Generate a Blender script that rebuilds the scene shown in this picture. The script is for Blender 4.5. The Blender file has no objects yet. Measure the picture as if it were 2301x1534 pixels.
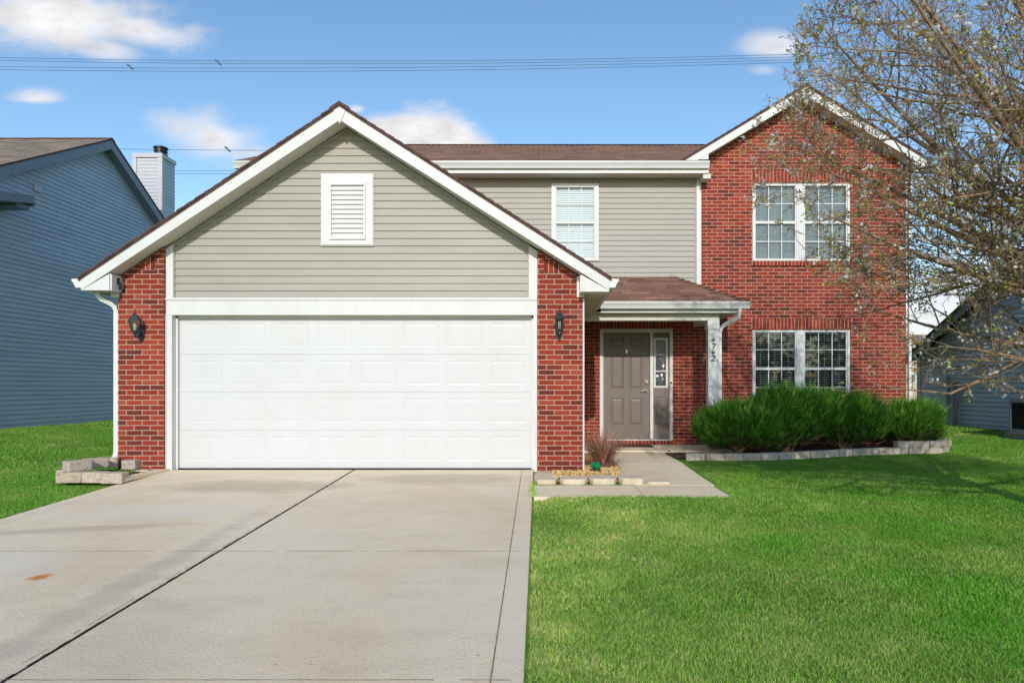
import bpy, math, random
import numpy as np
from mathutils import Vector, Matrix
R = math.radians
scene = bpy.context.scene
col = scene.collection
random.seed(7)
rng = np.random.default_rng(7)

# ------------------------------------------------------------------ camera
# metres; x to the right along the street, y away from the street, z up; z = 0 is the garage floor
FPX, VX, HY, CZ = 1500.0, 1210.0, 870.0, 1.12
cam_d = bpy.data.cameras.new('camera')
cam = bpy.data.objects.new('camera', cam_d)
col.objects.link(cam)
cam.location = (0, 0, CZ)
cam.rotation_euler = (R(90), 0, 0)
cam_d.sensor_width = 36
cam_d.lens = 36 * FPX / 2301
cam_d.shift_x = -(VX - 1150.5) / 2301
cam_d.shift_y = (HY - 767) / 2301
cam_d.clip_start = 0.05
cam_d.clip_end = 3000
scene.camera = cam

# ------------------------------------------------------------------ light
SUN_EL, SUN_AZ = 25.5, 180.5          # the sun stands behind the camera, low
w = bpy.data.worlds.new('World')
scene.world = w
w.use_nodes = True
wn, wl = w.node_tree.nodes, w.node_tree.links
wn.clear()
sky = wn.new('ShaderNodeTexSky')
sky.sky_type = 'NISHITA'
sky.sun_disc = False
sky.sun_elevation = R(SUN_EL)
sky.sun_rotation = R(SUN_AZ)
sky.altitude = 200
sky.air_density = 1.0
sky.dust_density = 0.6
sky.ozone_density = 1.6
SKY = 0.15
bg = wn.new('ShaderNodeBackground')
bg.inputs[1].default_value = SKY
wo = wn.new('ShaderNodeOutputWorld')
# clouds: soft puffs at fixed directions of the sky
tc = wn.new('ShaderNodeTexCoord')
sx = wn.new('ShaderNodeSeparateXYZ')
wl.new(tc.outputs['Generated'], sx.inputs[0])
def wmath(op, a, b=None, c=None, clamp=False):
    n = wn.new('ShaderNodeMath'); n.operation = op; n.use_clamp = clamp
    for i, v in enumerate((a, b, c)):
        if v is None: continue
        if isinstance(v, (int, float)): n.inputs[i].default_value = v
        else: wl.new(v, n.inputs[i])
    return n.outputs[0]
ysafe = wmath('MAXIMUM', sx.outputs[1], 0.02)
cu = wmath('DIVIDE', sx.outputs[0], ysafe)
cv = wmath('DIVIDE', sx.outputs[2], ysafe)
cmb = wn.new('ShaderNodeCombineXYZ')
wl.new(cu, cmb.inputs[0]); wl.new(cv, cmb.inputs[1])
def wnoise(scale, detail, off=0.0, rough=0.55):
    mp = wn.new('ShaderNodeMapping'); mp.inputs['Location'].default_value = (off, off * 1.7, 0)
    mp.inputs['Scale'].default_value = (1, 1.9, 1)
    wl.new(cmb.outputs[0], mp.inputs[0])
    n = wn.new('ShaderNodeTexNoise'); n.inputs['Scale'].default_value = scale
    n.inputs['Detail'].default_value = detail; n.inputs['Roughness'].default_value = rough
    wl.new(mp.outputs[0], n.inputs[0])
    return n
n1 = wnoise(5.5, 6, 3.1); n2 = wnoise(17, 9, 8.3, 0.62)
def cloud(px, py, a, b, soft, gain=1.0, tilt=0.0, amp=0.5, flat=0.0):
    u0, v0 = (px - VX) / FPX, (HY - py) / FPX
    a, b = a / FPX, b / FPX
    du = wmath('SUBTRACT', cu, u0); dv = wmath('SUBTRACT', cv, v0)
    c, s = math.cos(tilt), math.sin(tilt)
    ru = wmath('ADD', wmath('MULTIPLY', du, c / a), wmath('MULTIPLY', dv, s / a))
    rv = wmath('ADD', wmath('MULTIPLY', dv, c / b), wmath('MULTIPLY', du, -s / b))
    if flat:      # flatter underside
        rv = wmath('MAXIMUM', rv, wmath('MULTIPLY', rv, -flat))
    d = wmath('SQRT', wmath('ADD', wmath('MULTIPLY', ru, ru), wmath('MULTIPLY', rv, rv)))
    nn = wmath('ADD', wmath('MULTIPLY', wmath('SUBTRACT', n1.outputs[0], 0.5), 2.6 * amp), wmath('MULTIPLY', wmath('SUBTRACT', n2.outputs[0], 0.5), 1.3 * amp))
    d = wmath('ADD', d, nn)
    mr = wn.new('ShaderNodeMapRange'); mr.interpolation_type = 'SMOOTHERSTEP'
    wl.new(d, mr.inputs[0])
    mr.inputs[1].default_value = 1.0 + soft * 0.3; mr.inputs[2].default_value = 1.0 - soft
    mr.inputs[3].default_value = 0; mr.inputs[4].default_value = gain
    return mr.outputs[0]
cl = [cloud(110, 36, 290, 84, 0.85, 1.0, -0.08, 0.75), cloud(290, 62, 200, 46, 0.9, 0.9, -0.18, 0.8), cloud(225, 108, 110, 34, 0.9, 0.8, -0.2, 0.4), cloud(15, 88, 40, 10, 0.9, 0.45),
      cloud(82, 222, 74, 30, 0.8, 0.85, 0.0, 0.5, 1.8), cloud(480, 312, 150, 62, 0.95, 0.95, -0.25, 0.7), cloud(560, 345, 120, 36, 0.95, 0.6, -0.1, 0.4),
      cloud(935, 318, 150, 88, 0.5, 1.0, -0.08, 0.6), cloud(800, 246, 26, 12, 0.9, 0.7), cloud(1745, 105, 92, 44, 0.85, 0.85, 0, 0.5, 1.5), cloud(1715, 158, 36, 14, 1.0, 0.4),
      cloud(2180, 420, 160, 60, 1.0, 0.35, 0.1, 0.6), cloud(2100, 700, 260, 120, 1.0, 0.85, 0, 0.6)]
m = cl[0]
for c_ in cl[1:]: m = wmath('MAXIMUM', m, c_)
front = wmath('GREATER_THAN', sx.outputs[1], 0.05)
m = wmath('MULTIPLY', m, front)
mixc = wn.new('ShaderNodeMix'); mixc.data_type = 'RGBA'
wl.new(m, mixc.inputs['Factor'])
hs = wn.new('ShaderNodeHueSaturation'); hs.inputs['Saturation'].default_value = 1.12; hs.inputs['Value'].default_value = 1.28
wl.new(sky.outputs[0], hs.inputs['Color'])
tn = wn.new('ShaderNodeMix'); tn.data_type = 'RGBA'; tn.blend_type = 'MULTIPLY'; tn.inputs['Factor'].default_value = 1
tn.inputs['B'].default_value = (0.985, 1.005, 0.965, 1)
wl.new(hs.outputs[0], tn.inputs['A']); wl.new(tn.outputs['Result'], mixc.inputs['A'])
cb = wmath('ADD', 5.5, wmath('MULTIPLY', wmath('SUBTRACT', n2.outputs[0], 0.5), 5.0))
cc = wn.new('ShaderNodeCombineColor')
for i, k in enumerate((1.0, 0.985, 1.0)): wl.new(wmath('MULTIPLY', cb, k), cc.inputs[i])
wl.new(cc.outputs[0], mixc.inputs['B'])
wl.new(mixc.outputs['Result'], bg.inputs[0])
wl.new(bg.outputs[0], wo.inputs[0])

sd = bpy.data.lights.new('sun', 'SUN')
sd.energy = 2.8
sd.angle = R(0.5)
sd.color = (1.0, 0.95, 0.875)
sun = bpy.data.objects.new('sun', sd)
col.objects.link(sun)
az = R(SUN_AZ)
sdir = Vector((math.sin(az) * math.cos(R(SUN_EL)), math.cos(az) * math.cos(R(SUN_EL)), math.sin(R(SUN_EL))))
sun.rotation_euler = sdir.to_track_quat('Z', 'Y').to_euler()
sun.location = (0, -20, 20)

scene.view_settings.view_transform = 'Standard'
scene.view_settings.look = 'None'
scene.view_settings.exposure = 0.1
scene.view_settings.gamma = 1
scene.render.engine = 'CYCLES'
scene.cycles.max_bounces = 8
scene.cycles.transparent_max_bounces = 16
scene.cycles.use_denoising = True

# ------------------------------------------------------------------ material helpers
def new_mat(name):
    mt = bpy.data.materials.new(name); mt.use_nodes = True
    nt = mt.node_tree
    return mt, nt, nt.nodes['Principled BSDF']
def lk(nt, a, b): nt.links.new(a, b)
def node(nt, t, **kw):
    n = nt.nodes.new(t)
    for k, v in kw.items():
        if k in n.inputs: n.inputs[k].default_value = v
        else: setattr(n, k, v)
    return n
def ramp(nt, fac, stops, interp='LINEAR'):
    r = nt.nodes.new('ShaderNodeValToRGB'); r.color_ramp.interpolation = interp
    el = r.color_ramp.elements
    while len(el) < len(stops): el.new(0.5)
    for e, (p, c) in zip(el, stops):
        e.position = p; e.color = (*c, 1) if len(c) == 3 else c
    lk(nt, fac, r.inputs[0])
    return r.outputs[0]
def mix(nt, fac, a, b, mode='MIX'):
    n = nt.nodes.new('ShaderNodeMix'); n.data_type = 'RGBA'; n.blend_type = mode
    for s, v in (('Factor', fac), ('A', a), ('B', b)):
        if hasattr(v, 'links'): lk(nt, v, n.inputs[s])
        elif s == 'Factor': n.inputs[s].default_value = v
        else: n.inputs[s].default_value = (*v, 1)
    return n.outputs['Result']
def mth(nt, op, a, b=None, clamp=False):
    n = nt.nodes.new('ShaderNodeMath'); n.operation = op; n.use_clamp = clamp
    for i, v in enumerate((a, b)):
        if v is None: continue
        if isinstance(v, (int, float)): n.inputs[i].default_value = v
        else: lk(nt, v, n.inputs[i])
    return n.outputs[0]
def pos_noise(nt, scale, detail=3, rough=0.55, vec='Object', stretch=None):
    if vec == 'World': src = nt.nodes.new('ShaderNodeNewGeometry').outputs['Position']
    else: src = nt.nodes.new('ShaderNodeTexCoord').outputs[vec]
    if stretch:
        mp = nt.nodes.new('ShaderNodeMapping'); mp.inputs['Scale'].default_value = stretch
        lk(nt, src, mp.inputs[0]); src = mp.outputs[0]
    n = nt.nodes.new('ShaderNodeTexNoise')
    n.inputs['Scale'].default_value = scale; n.inputs['Detail'].default_value = detail
    n.inputs['Roughness'].default_value = rough
    lk(nt, src, n.inputs[0])
    return n.outputs[0]
def bump(nt, b, h, dist, strength=1.0, prev=None):
    n = nt.nodes.new('ShaderNodeBump'); n.inputs['Distance'].default_value = dist
    n.inputs['Strength'].default_value = strength
    lk(nt, h, n.inputs['Height'])
    if prev: lk(nt, prev, n.inputs['Normal'])
    if b: lk(nt, n.outputs[0], b.inputs['Normal'])
    return n.outputs[0]
def simple(name, c, rough=0.6, var=0.1, scale=6, metal=0.0, bumpd=0.0, bscale=60, spec=0.4):
    mt, nt, b = new_mat(name)
    f = pos_noise(nt, scale, 4)
    lo = tuple(x * (1 - var) for x in c); hi = tuple(min(1, x * (1 + var)) for x in c)
    lk(nt, ramp(nt, f, [(0.3, lo), (0.7, hi)]), b.inputs['Base Color'])
    b.inputs['Roughness'].default_value = rough; b.inputs['Metallic'].default_value = metal
    b.inputs['Specular IOR Level'].default_value = spec
    if bumpd: bump(nt, b, pos_noise(nt, bscale, 3), bumpd)
    return mt

M = {}
def brick_mat(name, offset=0.5, bw=0.213):
    mt, nt, b = new_mat(name)
    uv = nt.nodes.new('ShaderNodeUVMap').outputs[0]
    # slight wobble of the joints
    wob = node(nt, 'ShaderNodeTexNoise', Scale=9.0, Detail=2.0)
    lk(nt, uv, wob.inputs[0])
    off = node(nt, 'ShaderNodeVectorMath', operation='SUBTRACT'); lk(nt, wob.outputs[1], off.inputs[0]); off.inputs[1].default_value = (0.5, 0.5, 0.5)
    sc = node(nt, 'ShaderNodeVectorMath', operation='SCALE'); lk(nt, off.outputs[0], sc.inputs[0]); sc.inputs['Scale'].default_value = 0.006
    ad = node(nt, 'ShaderNodeVectorMath', operation='ADD'); lk(nt, uv, ad.inputs[0]); lk(nt, sc.outputs[0], ad.inputs[1])
    br = nt.nodes.new('ShaderNodeTexBrick')
    br.offset = offset; br.squash = 1.0
    lk(nt, ad.outputs[0], br.inputs['Vector'])
    br.inputs['Color1'].default_value = (0, 0, 0, 1); br.inputs['Color2'].default_value = (1, 1, 1, 1)
    br.inputs['Mortar'].default_value = (0.5, 0.5, 0.5, 1)
    br.inputs['Scale'].default_value = 1.0; br.inputs['Mortar Size'].default_value = 0.0052
    br.inputs['Mortar Smooth'].default_value = 0.15; br.inputs['Bias'].default_value = 0.0
    br.inputs['Brick Width'].default_value = bw; br.inputs['Row Height'].default_value = 0.0677
    c = ramp(nt, br.outputs['Color'], [(0.0, (0.115, 0.026, 0.020)), (0.08, (0.15, 0.028, 0.019)), (0.22, (0.215, 0.031, 0.018)), (0.6, (0.265, 0.036, 0.019)), (0.88, (0.31, 0.047, 0.023)), (1.0, (0.32, 0.07, 0.04))])
    fine = node(nt, 'ShaderNodeTexNoise', Scale=38.0, Detail=5.0, Roughness=0.7); lk(nt, uv, fine.inputs[0])
    c = mix(nt, 1.0, c, ramp(nt, fine.outputs[0], [(0.28, (0.62, 0.62, 0.64)), (0.5, (1, 1, 1)), (0.75, (1.25, 1.22, 1.2))]), 'MULTIPLY')
    big = node(nt, 'ShaderNodeTexNoise', Scale=0.9, Detail=3.0); lk(nt, uv, big.inputs[0])
    c = mix(nt, 1.0, c, ramp(nt, big.outputs[0], [(0.3, (0.86, 0.86, 0.88)), (0.7, (1.1, 1.08, 1.06))]), 'MULTIPLY')
    mo = ramp(nt, fine.outputs[0], [(0.3, (0.42, 0.26, 0.185)), (0.7, (0.60, 0.41, 0.31))])
    lk(nt, mix(nt, br.outputs['Fac'], c, mo), b.inputs['Base Color'])
    b.inputs['Roughness'].default_value = 0.85; b.inputs['Specular IOR Level'].default_value = 0.25
    inv = mth(nt, 'SUBTRACT', 1.0, br.outputs['Fac'])
    h = mth(nt, 'ADD', inv, mth(nt, 'MULTIPLY', fine.outputs[0], 0.35))
    bump(nt, b, h, 0.006, 0.8)
    return mt
M['brick'] = brick_mat('brick')
M['soldier'] = brick_mat('brick_soldier', 0.0, 0.215)
def concrete_mat(name, base=(0.5, 0.455, 0.395), stain=False):
    mt, nt, b = new_mat(name)
    f1 = pos_noise(nt, 0.55, 5, 0.6, 'World', (1, 0.8, 1)); f2 = pos_noise(nt, 3.2, 5, 0.65, 'World', (0.7, 1.5, 1)); f3 = pos_noise(nt, 75, 4, 0.85, 'World')
    lo = tuple(x * 0.86 for x in base); hi = tuple(min(1, x * y) for x, y in zip(base, (1.04, 1.06, 1.1)))
    c = ramp(nt, f1, [(0.3, tuple(x * y for x, y in zip(lo, (1.06, 1.0, 0.9)))), (0.5, base), (0.68, hi)])
    c = mix(nt, 1.0, c, ramp(nt, f2, [(0.25, (0.9, 0.9, 0.89)), (0.5, (1, 1, 1)), (0.8, (1.05, 1.04, 1.04))]), 'MULTIPLY')
    c = mix(nt, 1.0, c, ramp(nt, f3, [(0.25, (0.66, 0.65, 0.64)), (0.47, (1, 1, 1)), (0.85, (1.12, 1.12, 1.12))]), 'MULTIPLY')
    # small dark specks
    v = nt.nodes.new('ShaderNodeTexVoronoi'); v.inputs['Scale'].default_value = 5.0
    g = nt.nodes.new('ShaderNodeNewGeometry'); lk(nt, g.outputs['Position'], v.inputs[0])
    sp = mth(nt, 'LESS_THAN', v.outputs['Distance'], 0.035)
    sp2 = mth(nt, 'GREATER_THAN', f2, 0.5)
    c = mix(nt, mth(nt, 'MULTIPLY', mth(nt, 'MULTIPLY', sp, sp2), 0.75), c, (0.09, 0.075, 0.06))
    if stain:
        s = nt.nodes.new('ShaderNodeSeparateXYZ'); lk(nt, g.outputs['Position'], s.inputs[0])
        def ell(x, y, a, bb, rot, col_, k, amp=1.2, nz=f2):
            nonlocal c
            dx = mth(nt, 'SUBTRACT', s.outputs[0], x); dy = mth(nt, 'SUBTRACT', s.outputs[1], y)
            cr, sr = math.cos(rot), math.sin(rot)
            u = mth(nt, 'ADD', mth(nt, 'MULTIPLY', dx, cr / a), mth(nt, 'MULTIPLY', dy, sr / a))
            vv = mth(nt, 'ADD', mth(nt, 'MULTIPLY', dy, cr / bb), mth(nt, 'MULTIPLY', dx, -sr / bb))
            d = mth(nt, 'SQRT', mth(nt, 'ADD', mth(nt, 'MULTIPLY', u, u), mth(nt, 'MULTIPLY', vv, vv)))
            d = mth(nt, 'ADD', d, mth(nt, 'MULTIPLY', mth(nt, 'SUBTRACT', nz, 0.5), amp))
            mr = nt.nodes.new('ShaderNodeMapRange'); lk(nt, d, mr.inputs[0])
            mr.interpolation_type = 'SMOOTHSTEP'
            mr.inputs[1].default_value = 1.0; mr.inputs[2].default_value = 0.3; mr.inputs[3].default_value = 0; mr.inputs[4].default_value = k
            c = mix(nt, mr.outputs[0], c, col_)
        ell(-3.45, 4.62, 0.085, 0.10, -0.7, (0.62, 0.2, 0.02), 0.9, 1.2, pos_noise(nt, 22, 3, 0.6, 'World'))
        ell(-3.8, 6.6, 1.3, 0.5, 0.1, (0.76, 0.71, 0.64), 0.4)          # pale worn patch
        ell(-4.4, 4.9, 1.2, 0.45, 0.0, (0.76, 0.72, 0.66), 0.4)
        ell(-4.1, 5.9, 1.2, 0.16, 0.25, (0.42, 0.34, 0.25), 0.45)       # brown streaks
        ell(-3.4, 7.9, 1.5, 0.5, 0.0, (0.42, 0.33, 0.22), 0.5)
        ell(-1.2, 8.4, 1.6, 0.5, 0.0, (0.45, 0.37, 0.27), 0.5)
        ell(-2.75, 4.5, 0.16, 3.2, 0.0, (0.45, 0.38, 0.30), 0.4)     # dirt beside the joint
        ell(-2.35, 3.2, 0.9, 1.4, 0.0, (0.55, 0.49, 0.41), 0.3)
        ell(-0.14, 4.0, 0.09, 5.0, 0.0, (0.76, 0.66, 0.52), 0.4, 0.6)
    lk(nt, c, b.inputs['Base Color'])
    b.inputs['Roughness'].default_value = 0.9; b.inputs['Specular IOR Level'].default_value = 0.2
    h = mth(nt, 'ADD', f3, mth(nt, 'MULTIPLY', pos_noise(nt, 45, 2, 0.5, 'World'), 0.7))
    bump(nt, b, h, 0.006, 0.8)
    return mt
M['concrete'] = concrete_mat('driveway_concrete', (0.78, 0.645, 0.475), True)
M['walkc'] = concrete_mat('walk_concrete', (0.80, 0.665, 0.47))
def block_mat():
    mt, nt, b = new_mat('landscape_block')
    oi = nt.nodes.new('ShaderNodeObjectInfo')
    c = ramp(nt, oi.outputs['Random'], [(0, (0.44, 0.34, 0.27)), (0.4, (0.56, 0.46, 0.36)), (0.7, (0.47, 0.41, 0.35)), (1, (0.6, 0.48, 0.36))])
    f = pos_noise(nt, 24, 5, 0.7, 'World')
    c = mix(nt, 1.0, c, ramp(nt, f, [(0.3, (0.55, 0.52, 0.5)), (0.5, (1, 1, 1)), (0.8, (1.2, 1.18, 1.15))]), 'MULTIPLY')
    lk(nt, c, b.inputs['Base Color']); b.inputs['Roughness'].default_value = 0.95
    bump(nt, b, f, 0.02, 1.0)
    return mt
M['block'] = block_mat()
def siding_mat(name, c, var=0.05):
    mt, nt, b = new_mat(name)
    f = pos_noise(nt, 1.3, 4, 0.6, 'World', (0.6, 0.6, 2.2))
    g = pos_noise(nt, 160, 2, 0.5, 'World', (0.06, 0.06, 1))
    cc_ = ramp(nt, f, [(0.3, tuple(x * (1 - var) for x in c)), (0.7, tuple(x * (1 + var) for x in c))])
    lk(nt, cc_, b.inputs['Base Color']); b.inputs['Roughness'].default_value = 0.5
    b.inputs['Specular IOR Level'].default_value = 0.35
    bump(nt, b, mth(nt, 'ADD', mth(nt, 'MULTIPLY', g, 0.15), pos_noise(nt, 2.2, 2, 0.5, 'World')), 0.012, 0.6)
    return mt
M['siding'] = siding_mat('vinyl_siding_tan', (0.355, 0.327, 0.28))
M['blue'] = siding_mat('vinyl_siding_blue', (0.44, 0.51, 0.62), 0.1)
M['bluegrey'] = simple('trim_blue_grey', (0.18, 0.22, 0.28), 0.5, 0.06)
M['palegrey'] = siding_mat('chimney_pale', (0.5, 0.5, 0.53))
M['tan'] = simple('far_stucco', (0.5, 0.4, 0.3), 0.8, 0.12)
def white_mat(name, c=(0.66, 0.655, 0.64), rough=0.45, dirt=0.10):
    mt, nt, b = new_mat(name)
    f = pos_noise(nt, 2.5, 5, 0.65, 'World', (1, 1, 0.6)); g = pos_noise(nt, 70, 3, 0.6, 'World', (1, 1, 0.3))
    k = mth(nt, 'ADD', mth(nt, 'MULTIPLY', f, 0.7), mth(nt, 'MULTIPLY', g, 0.3))
    lk(nt, ramp(nt, k, [(0.3, tuple(x * (1 - dirt) * y for x, y in zip(c, (1, 0.985, 0.95)))), (0.52, c), (0.7, tuple(min(0.85, x * 1.04) for x in c))]), b.inputs['Base Color'])
    b.inputs['Roughness'].default_value = rough
    b.inputs['Specular IOR Level'].default_value = 0.35
    bump(nt, b, f, 0.004, 0.5)
    return mt
M['white'] = white_mat('white_paint')
M['gwhite'] = white_mat('garage_door_white', (0.60, 0.60, 0.60), 0.4, 0.04)
M['soffit'] = white_mat('soffit_cream', (0.62, 0.59, 0.52), 0.6, 0.12)
M['gutter'] = white_mat('gutter_white', (0.70, 0.70, 0.695), 0.3, 0.05)
M['blindw'] = white_mat('blind_bright', (0.76, 0.79, 0.81), 0.5, 0.03)
M['blind'] = white_mat('blind_white', (0.62, 0.66, 0.67), 0.5, 0.04)
def shingle_mat(name, stops, scl=1.0):
    mt, nt, b = new_mat(name)
    uv = nt.nodes.new('ShaderNodeUVMap').outputs[0]
    br = nt.nodes.new('ShaderNodeTexBrick'); br.offset = 0.37; br.offset_frequency = 3; br.squash = 1.6; br.squash_frequency = 2
    lk(nt, uv, br.inputs['Vector'])
    br.inputs['Color1'].default_value = (0, 0, 0, 1); br.inputs['Color2'].default_value = (1, 1, 1, 1); br.inputs['Mortar'].default_value = (0, 0, 0, 1)
    br.inputs['Scale'].default_value = 1; br.inputs['Mortar Size'].default_value = 0.004; br.inputs['Mortar Smooth'].default_value = 0.3
    br.inputs['Brick Width'].default_value = 0.26; br.inputs['Row Height'].default_value = 0.14
    n = node(nt, 'ShaderNodeTexNoise', Scale=150.0, Detail=3.0, Roughness=0.8); lk(nt, uv, n.inputs[0])
    big = node(nt, 'ShaderNodeTexNoise', Scale=0.8, Detail=3.0); lk(nt, uv, big.inputs[0])
    t = mth(nt, 'ADD', mth(nt, 'MULTIPLY', br.outputs['Color'], 0.32), mth(nt, 'ADD', 0.08, mth(nt, 'MULTIPLY', n.outputs[0], 0.6)))
    c = ramp(nt, t, stops)
    c = mix(nt, 1.0, c, ramp(nt, big.outputs[0], [(0.3, (0.85, 0.85, 0.85)), (0.7, (1.12, 1.1, 1.08))]), 'MULTIPLY')
    c = mix(nt, mth(nt, 'MULTIPLY', br.outputs['Fac'], 0.65), c, (0.03, 0.02, 0.016))
    lk(nt, c, b.inputs['Base Color']); b.inputs['Roughness'].default_value = 0.95; b.inputs['Specular IOR Level'].default_value = 0.15
    # each course steps up toward its butt edge
    s = nt.nodes.new('ShaderNodeSeparateXYZ'); lk(nt, uv, s.inputs[0])
    fr = mth(nt, 'FRACT', mth(nt, 'DIVIDE', s.outputs[1], 0.14))
    h = mth(nt, 'ADD', mth(nt, 'MULTIPLY', mth(nt, 'SUBTRACT', 1.0, fr), 0.7), mth(nt, 'MULTIPLY', br.outputs['Color'], 0.6))
    h = mth(nt, 'ADD', h, mth(nt, 'MULTIPLY', n.outputs[0], 0.2))
    bump(nt, b, h, 0.009, 0.9)
    return mt
M['shingle'] = shingle_mat('brown_shingle', [(0.2, (0.10, 0.055, 0.038)), (0.45, (0.20, 0.105, 0.07)), (0.75, (0.33, 0.19, 0.135))])
M['shingle_tan'] = shingle_mat('tan_shingle', [(0.2, (0.13, 0.1, 0.075)), (0.5, (0.22, 0.175, 0.135)), (0.8, (0.34, 0.28, 0.22))])
M['shingle_edge'] = simple('shingle_edge', (0.1, 0.055, 0.048), 0.9, 0.3, 30)
M['dark'] = simple('black_metal', (0.02, 0.021, 0.023), 0.4, 0.2, 12, 0.3)
M['lampmetal'] = simple('lantern_metal', (0.05, 0.06, 0.068), 0.4, 0.2, 12, 0.4)
M['gap'] = simple('joint_dirt', (0.035, 0.026, 0.018), 1.0, 0.4, 20)
M['door'] = simple('taupe_door_paint', (0.175, 0.142, 0.12), 0.42, 0.07, 3, 0, 0.0015, 40, 0.5)
M['metal'] = simple('satin_nickel', (0.62, 0.58, 0.54), 0.25, 0.05, 5, 1.0)
M['mat'] = simple('doormat_coir', (0.09, 0.035, 0.022), 1.0, 0.3, 50, 0, 0.006, 120)
M['wire'] = simple('power_wire', (0.07, 0.11, 0.16), 0.7, 0.05)
M['foundation'] = simple('foundation_grey', (0.2, 0.19, 0.175), 0.95, 0.2, 8, 0, 0.004, 50)
M['jointlight'] = simple('joint_grime', (0.27, 0.22, 0.16), 1.0, 0.3, 20)
M['acgrey'] = simple('condenser_grey', (0.24, 0.25, 0.26), 0.5, 0.1)
M['greyplastic'] = simple('grey_plastic', (0.2, 0.2, 0.2), 0.5, 0.1)
M['roomdark'] = simple('room_wall', (0.07, 0.07, 0.065), 0.9, 0.05)
M['mulch'] = simple('mulch_soil', (0.055, 0.035, 0.022), 1.0, 0.5, 40, 0, 0.03, 60)
M['tanstone'] = simple('flagstone', (0.60, 0.50, 0.37), 0.9, 0.16, 9, 0, 0.008, 30)
def glass_mat(name, tint=(0.9, 0.95, 0.94), refl=0.0, wav=0.0):
    mt = bpy.data.materials.new(name); mt.use_nodes = True
    nt = mt.node_tree; nt.nodes.clear()
    o = nt.nodes.new('ShaderNodeOutputMaterial'); t = nt.nodes.new('ShaderNodeBsdfTransparent'); t.inputs[0].default_value = (*tint, 1)
    g = nt.nodes.new('ShaderNodeBsdfGlossy'); g.inputs['Roughness'].default_value = 0.02
    fr = nt.nodes.new('ShaderNodeFresnel'); fr.inputs[0].default_value = 1.5
    f = mth(nt, 'ADD', fr.outputs[0], refl, True)
    if wav:
        bn = bump(nt, None, pos_noise(nt, wav, 2, 0.5, 'World'), 0.05, 1.0); lk(nt, bn, g.inputs['Normal'])
    mx = nt.nodes.new('ShaderNodeMixShader'); lk(nt, f, mx.inputs[0]); lk(nt, t.outputs[0], mx.inputs[1]); lk(nt, g.outputs[0], mx.inputs[2])
    lk(nt, mx.outputs[0], o.inputs[0])
    return mt
M['glass'] = glass_mat('window_glass', (0.84, 0.90, 0.91), 0.03)
M['lampglass'] = glass_mat('lantern_glass', (0.8, 0.8, 0.78), 0.08)
M['leaded'] = glass_mat('textured_glass', (0.4, 0.45, 0.48), 0.3, 22)
M['bulb'] = simple('frosted_bulb', (0.75, 0.75, 0.72), 0.3, 0.02)
def leaf_mat(name, stops, trans=0.35, rough=0.6, patch=None):
    mt = bpy.data.materials.new(name); mt.use_nodes = True
    nt = mt.node_tree; nt.nodes.clear()
    o = nt.nodes.new('ShaderNodeOutputMaterial')
    at = nt.nodes.new('ShaderNodeAttribute'); at.attribute_name = 'rnd'
    c = ramp(nt, at.outputs['Fac'], stops)
    if patch:
        c = patch(nt, c)
    d = nt.nodes.new('ShaderNodeBsdfPrincipled'); lk(nt, c, d.inputs['Base Color']); d.inputs['Roughness'].default_value = rough
    d.inputs['Specular IOR Level'].default_value = 0.25
    t = nt.nodes.new('ShaderNodeBsdfTranslucent'); lk(nt, c, t.inputs[0])
    mx = nt.nodes.new('ShaderNodeMixShader'); mx.inputs[0].default_value = trans
    lk(nt, d.outputs[0], mx.inputs[1]); lk(nt, t.outputs[0], mx.inputs[2]); lk(nt, mx.outputs[0], o.inputs[0])
    return mt
def lawn_patch(nt, c):
    f = pos_noise(nt, 0.9, 4, 0.6, 'World'); f2 = pos_noise(nt, 4.0, 3, 0.6, 'World')
    g = nt.nodes.new('ShaderNodeNewGeometry'); s = nt.nodes.new('ShaderNodeSeparateXYZ'); lk(nt, g.outputs['Position'], s.inputs[0])
    # the lawn is thinner and drier toward the driveway and the street, lusher toward the right
    dry = mth(nt, 'SUBTRACT', 1.0, mth(nt, 'DIVIDE', mth(nt, 'ABSOLUTE', mth(nt, 'SUBTRACT', s.outputs[0], -0.5)), 3.2), True)
    k = mth(nt, 'ADD', mth(nt, 'MULTIPLY', f, 0.8), mth(nt, 'ADD', mth(nt, 'MULTIPLY', f2, 0.45), mth(nt, 'MULTIPLY', dry, 0.22)))
    tint = ramp(nt, k, [(0.45, (0.72, 1.0, 0.55)), (0.64, (1.0, 1.0, 0.9)), (0.80, (1.5, 1.18, 1.5)), (0.95, (2.3, 1.45, 2.3))])
    return mix(nt, 1.0, c, tint, 'MULTIPLY')
M['grass'] = leaf_mat('grass_blade', [(0, (0.09, 0.21, 0.016)), (0.35, (0.2, 0.43, 0.055)), (0.8, (0.3, 0.57, 0.1)), (0.93, (0.4, 0.6, 0.12)), (0.97, (0.38, 0.32, 0.17)), (1, (0.42, 0.36, 0.2))], 0.4, 0.55, lawn_patch)
def soil_mat():
    mt, nt, b = new_mat('lawn_soil')
    c = ramp(nt, pos_noise(nt, 14, 5, 0.7, 'World'), [(0.3, (0.09, 0.19, 0.02)), (0.55, (0.14, 0.3, 0.035)), (0.8, (0.26, 0.38, 0.1))])
    c = lawn_patch(nt, c)
    lk(nt, c, b.inputs['Base Color']); b.inputs['Roughness'].default_value = 1.0; b.inputs['Specular IOR Level'].default_value = 0.1
    bump(nt, b, pos_noise(nt, 60, 4, 0.7, 'World'), 0.03)
    return mt
M['soil'] = soil_mat()
M['shrub'] = leaf_mat('juniper_needle', [(0, (0.02, 0.075, 0.008)), (0.4, (0.08, 0.24, 0.018)), (0.75, (0.22, 0.50, 0.05)), (1, (0.4, 0.62, 0.12))], 0.25)
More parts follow.
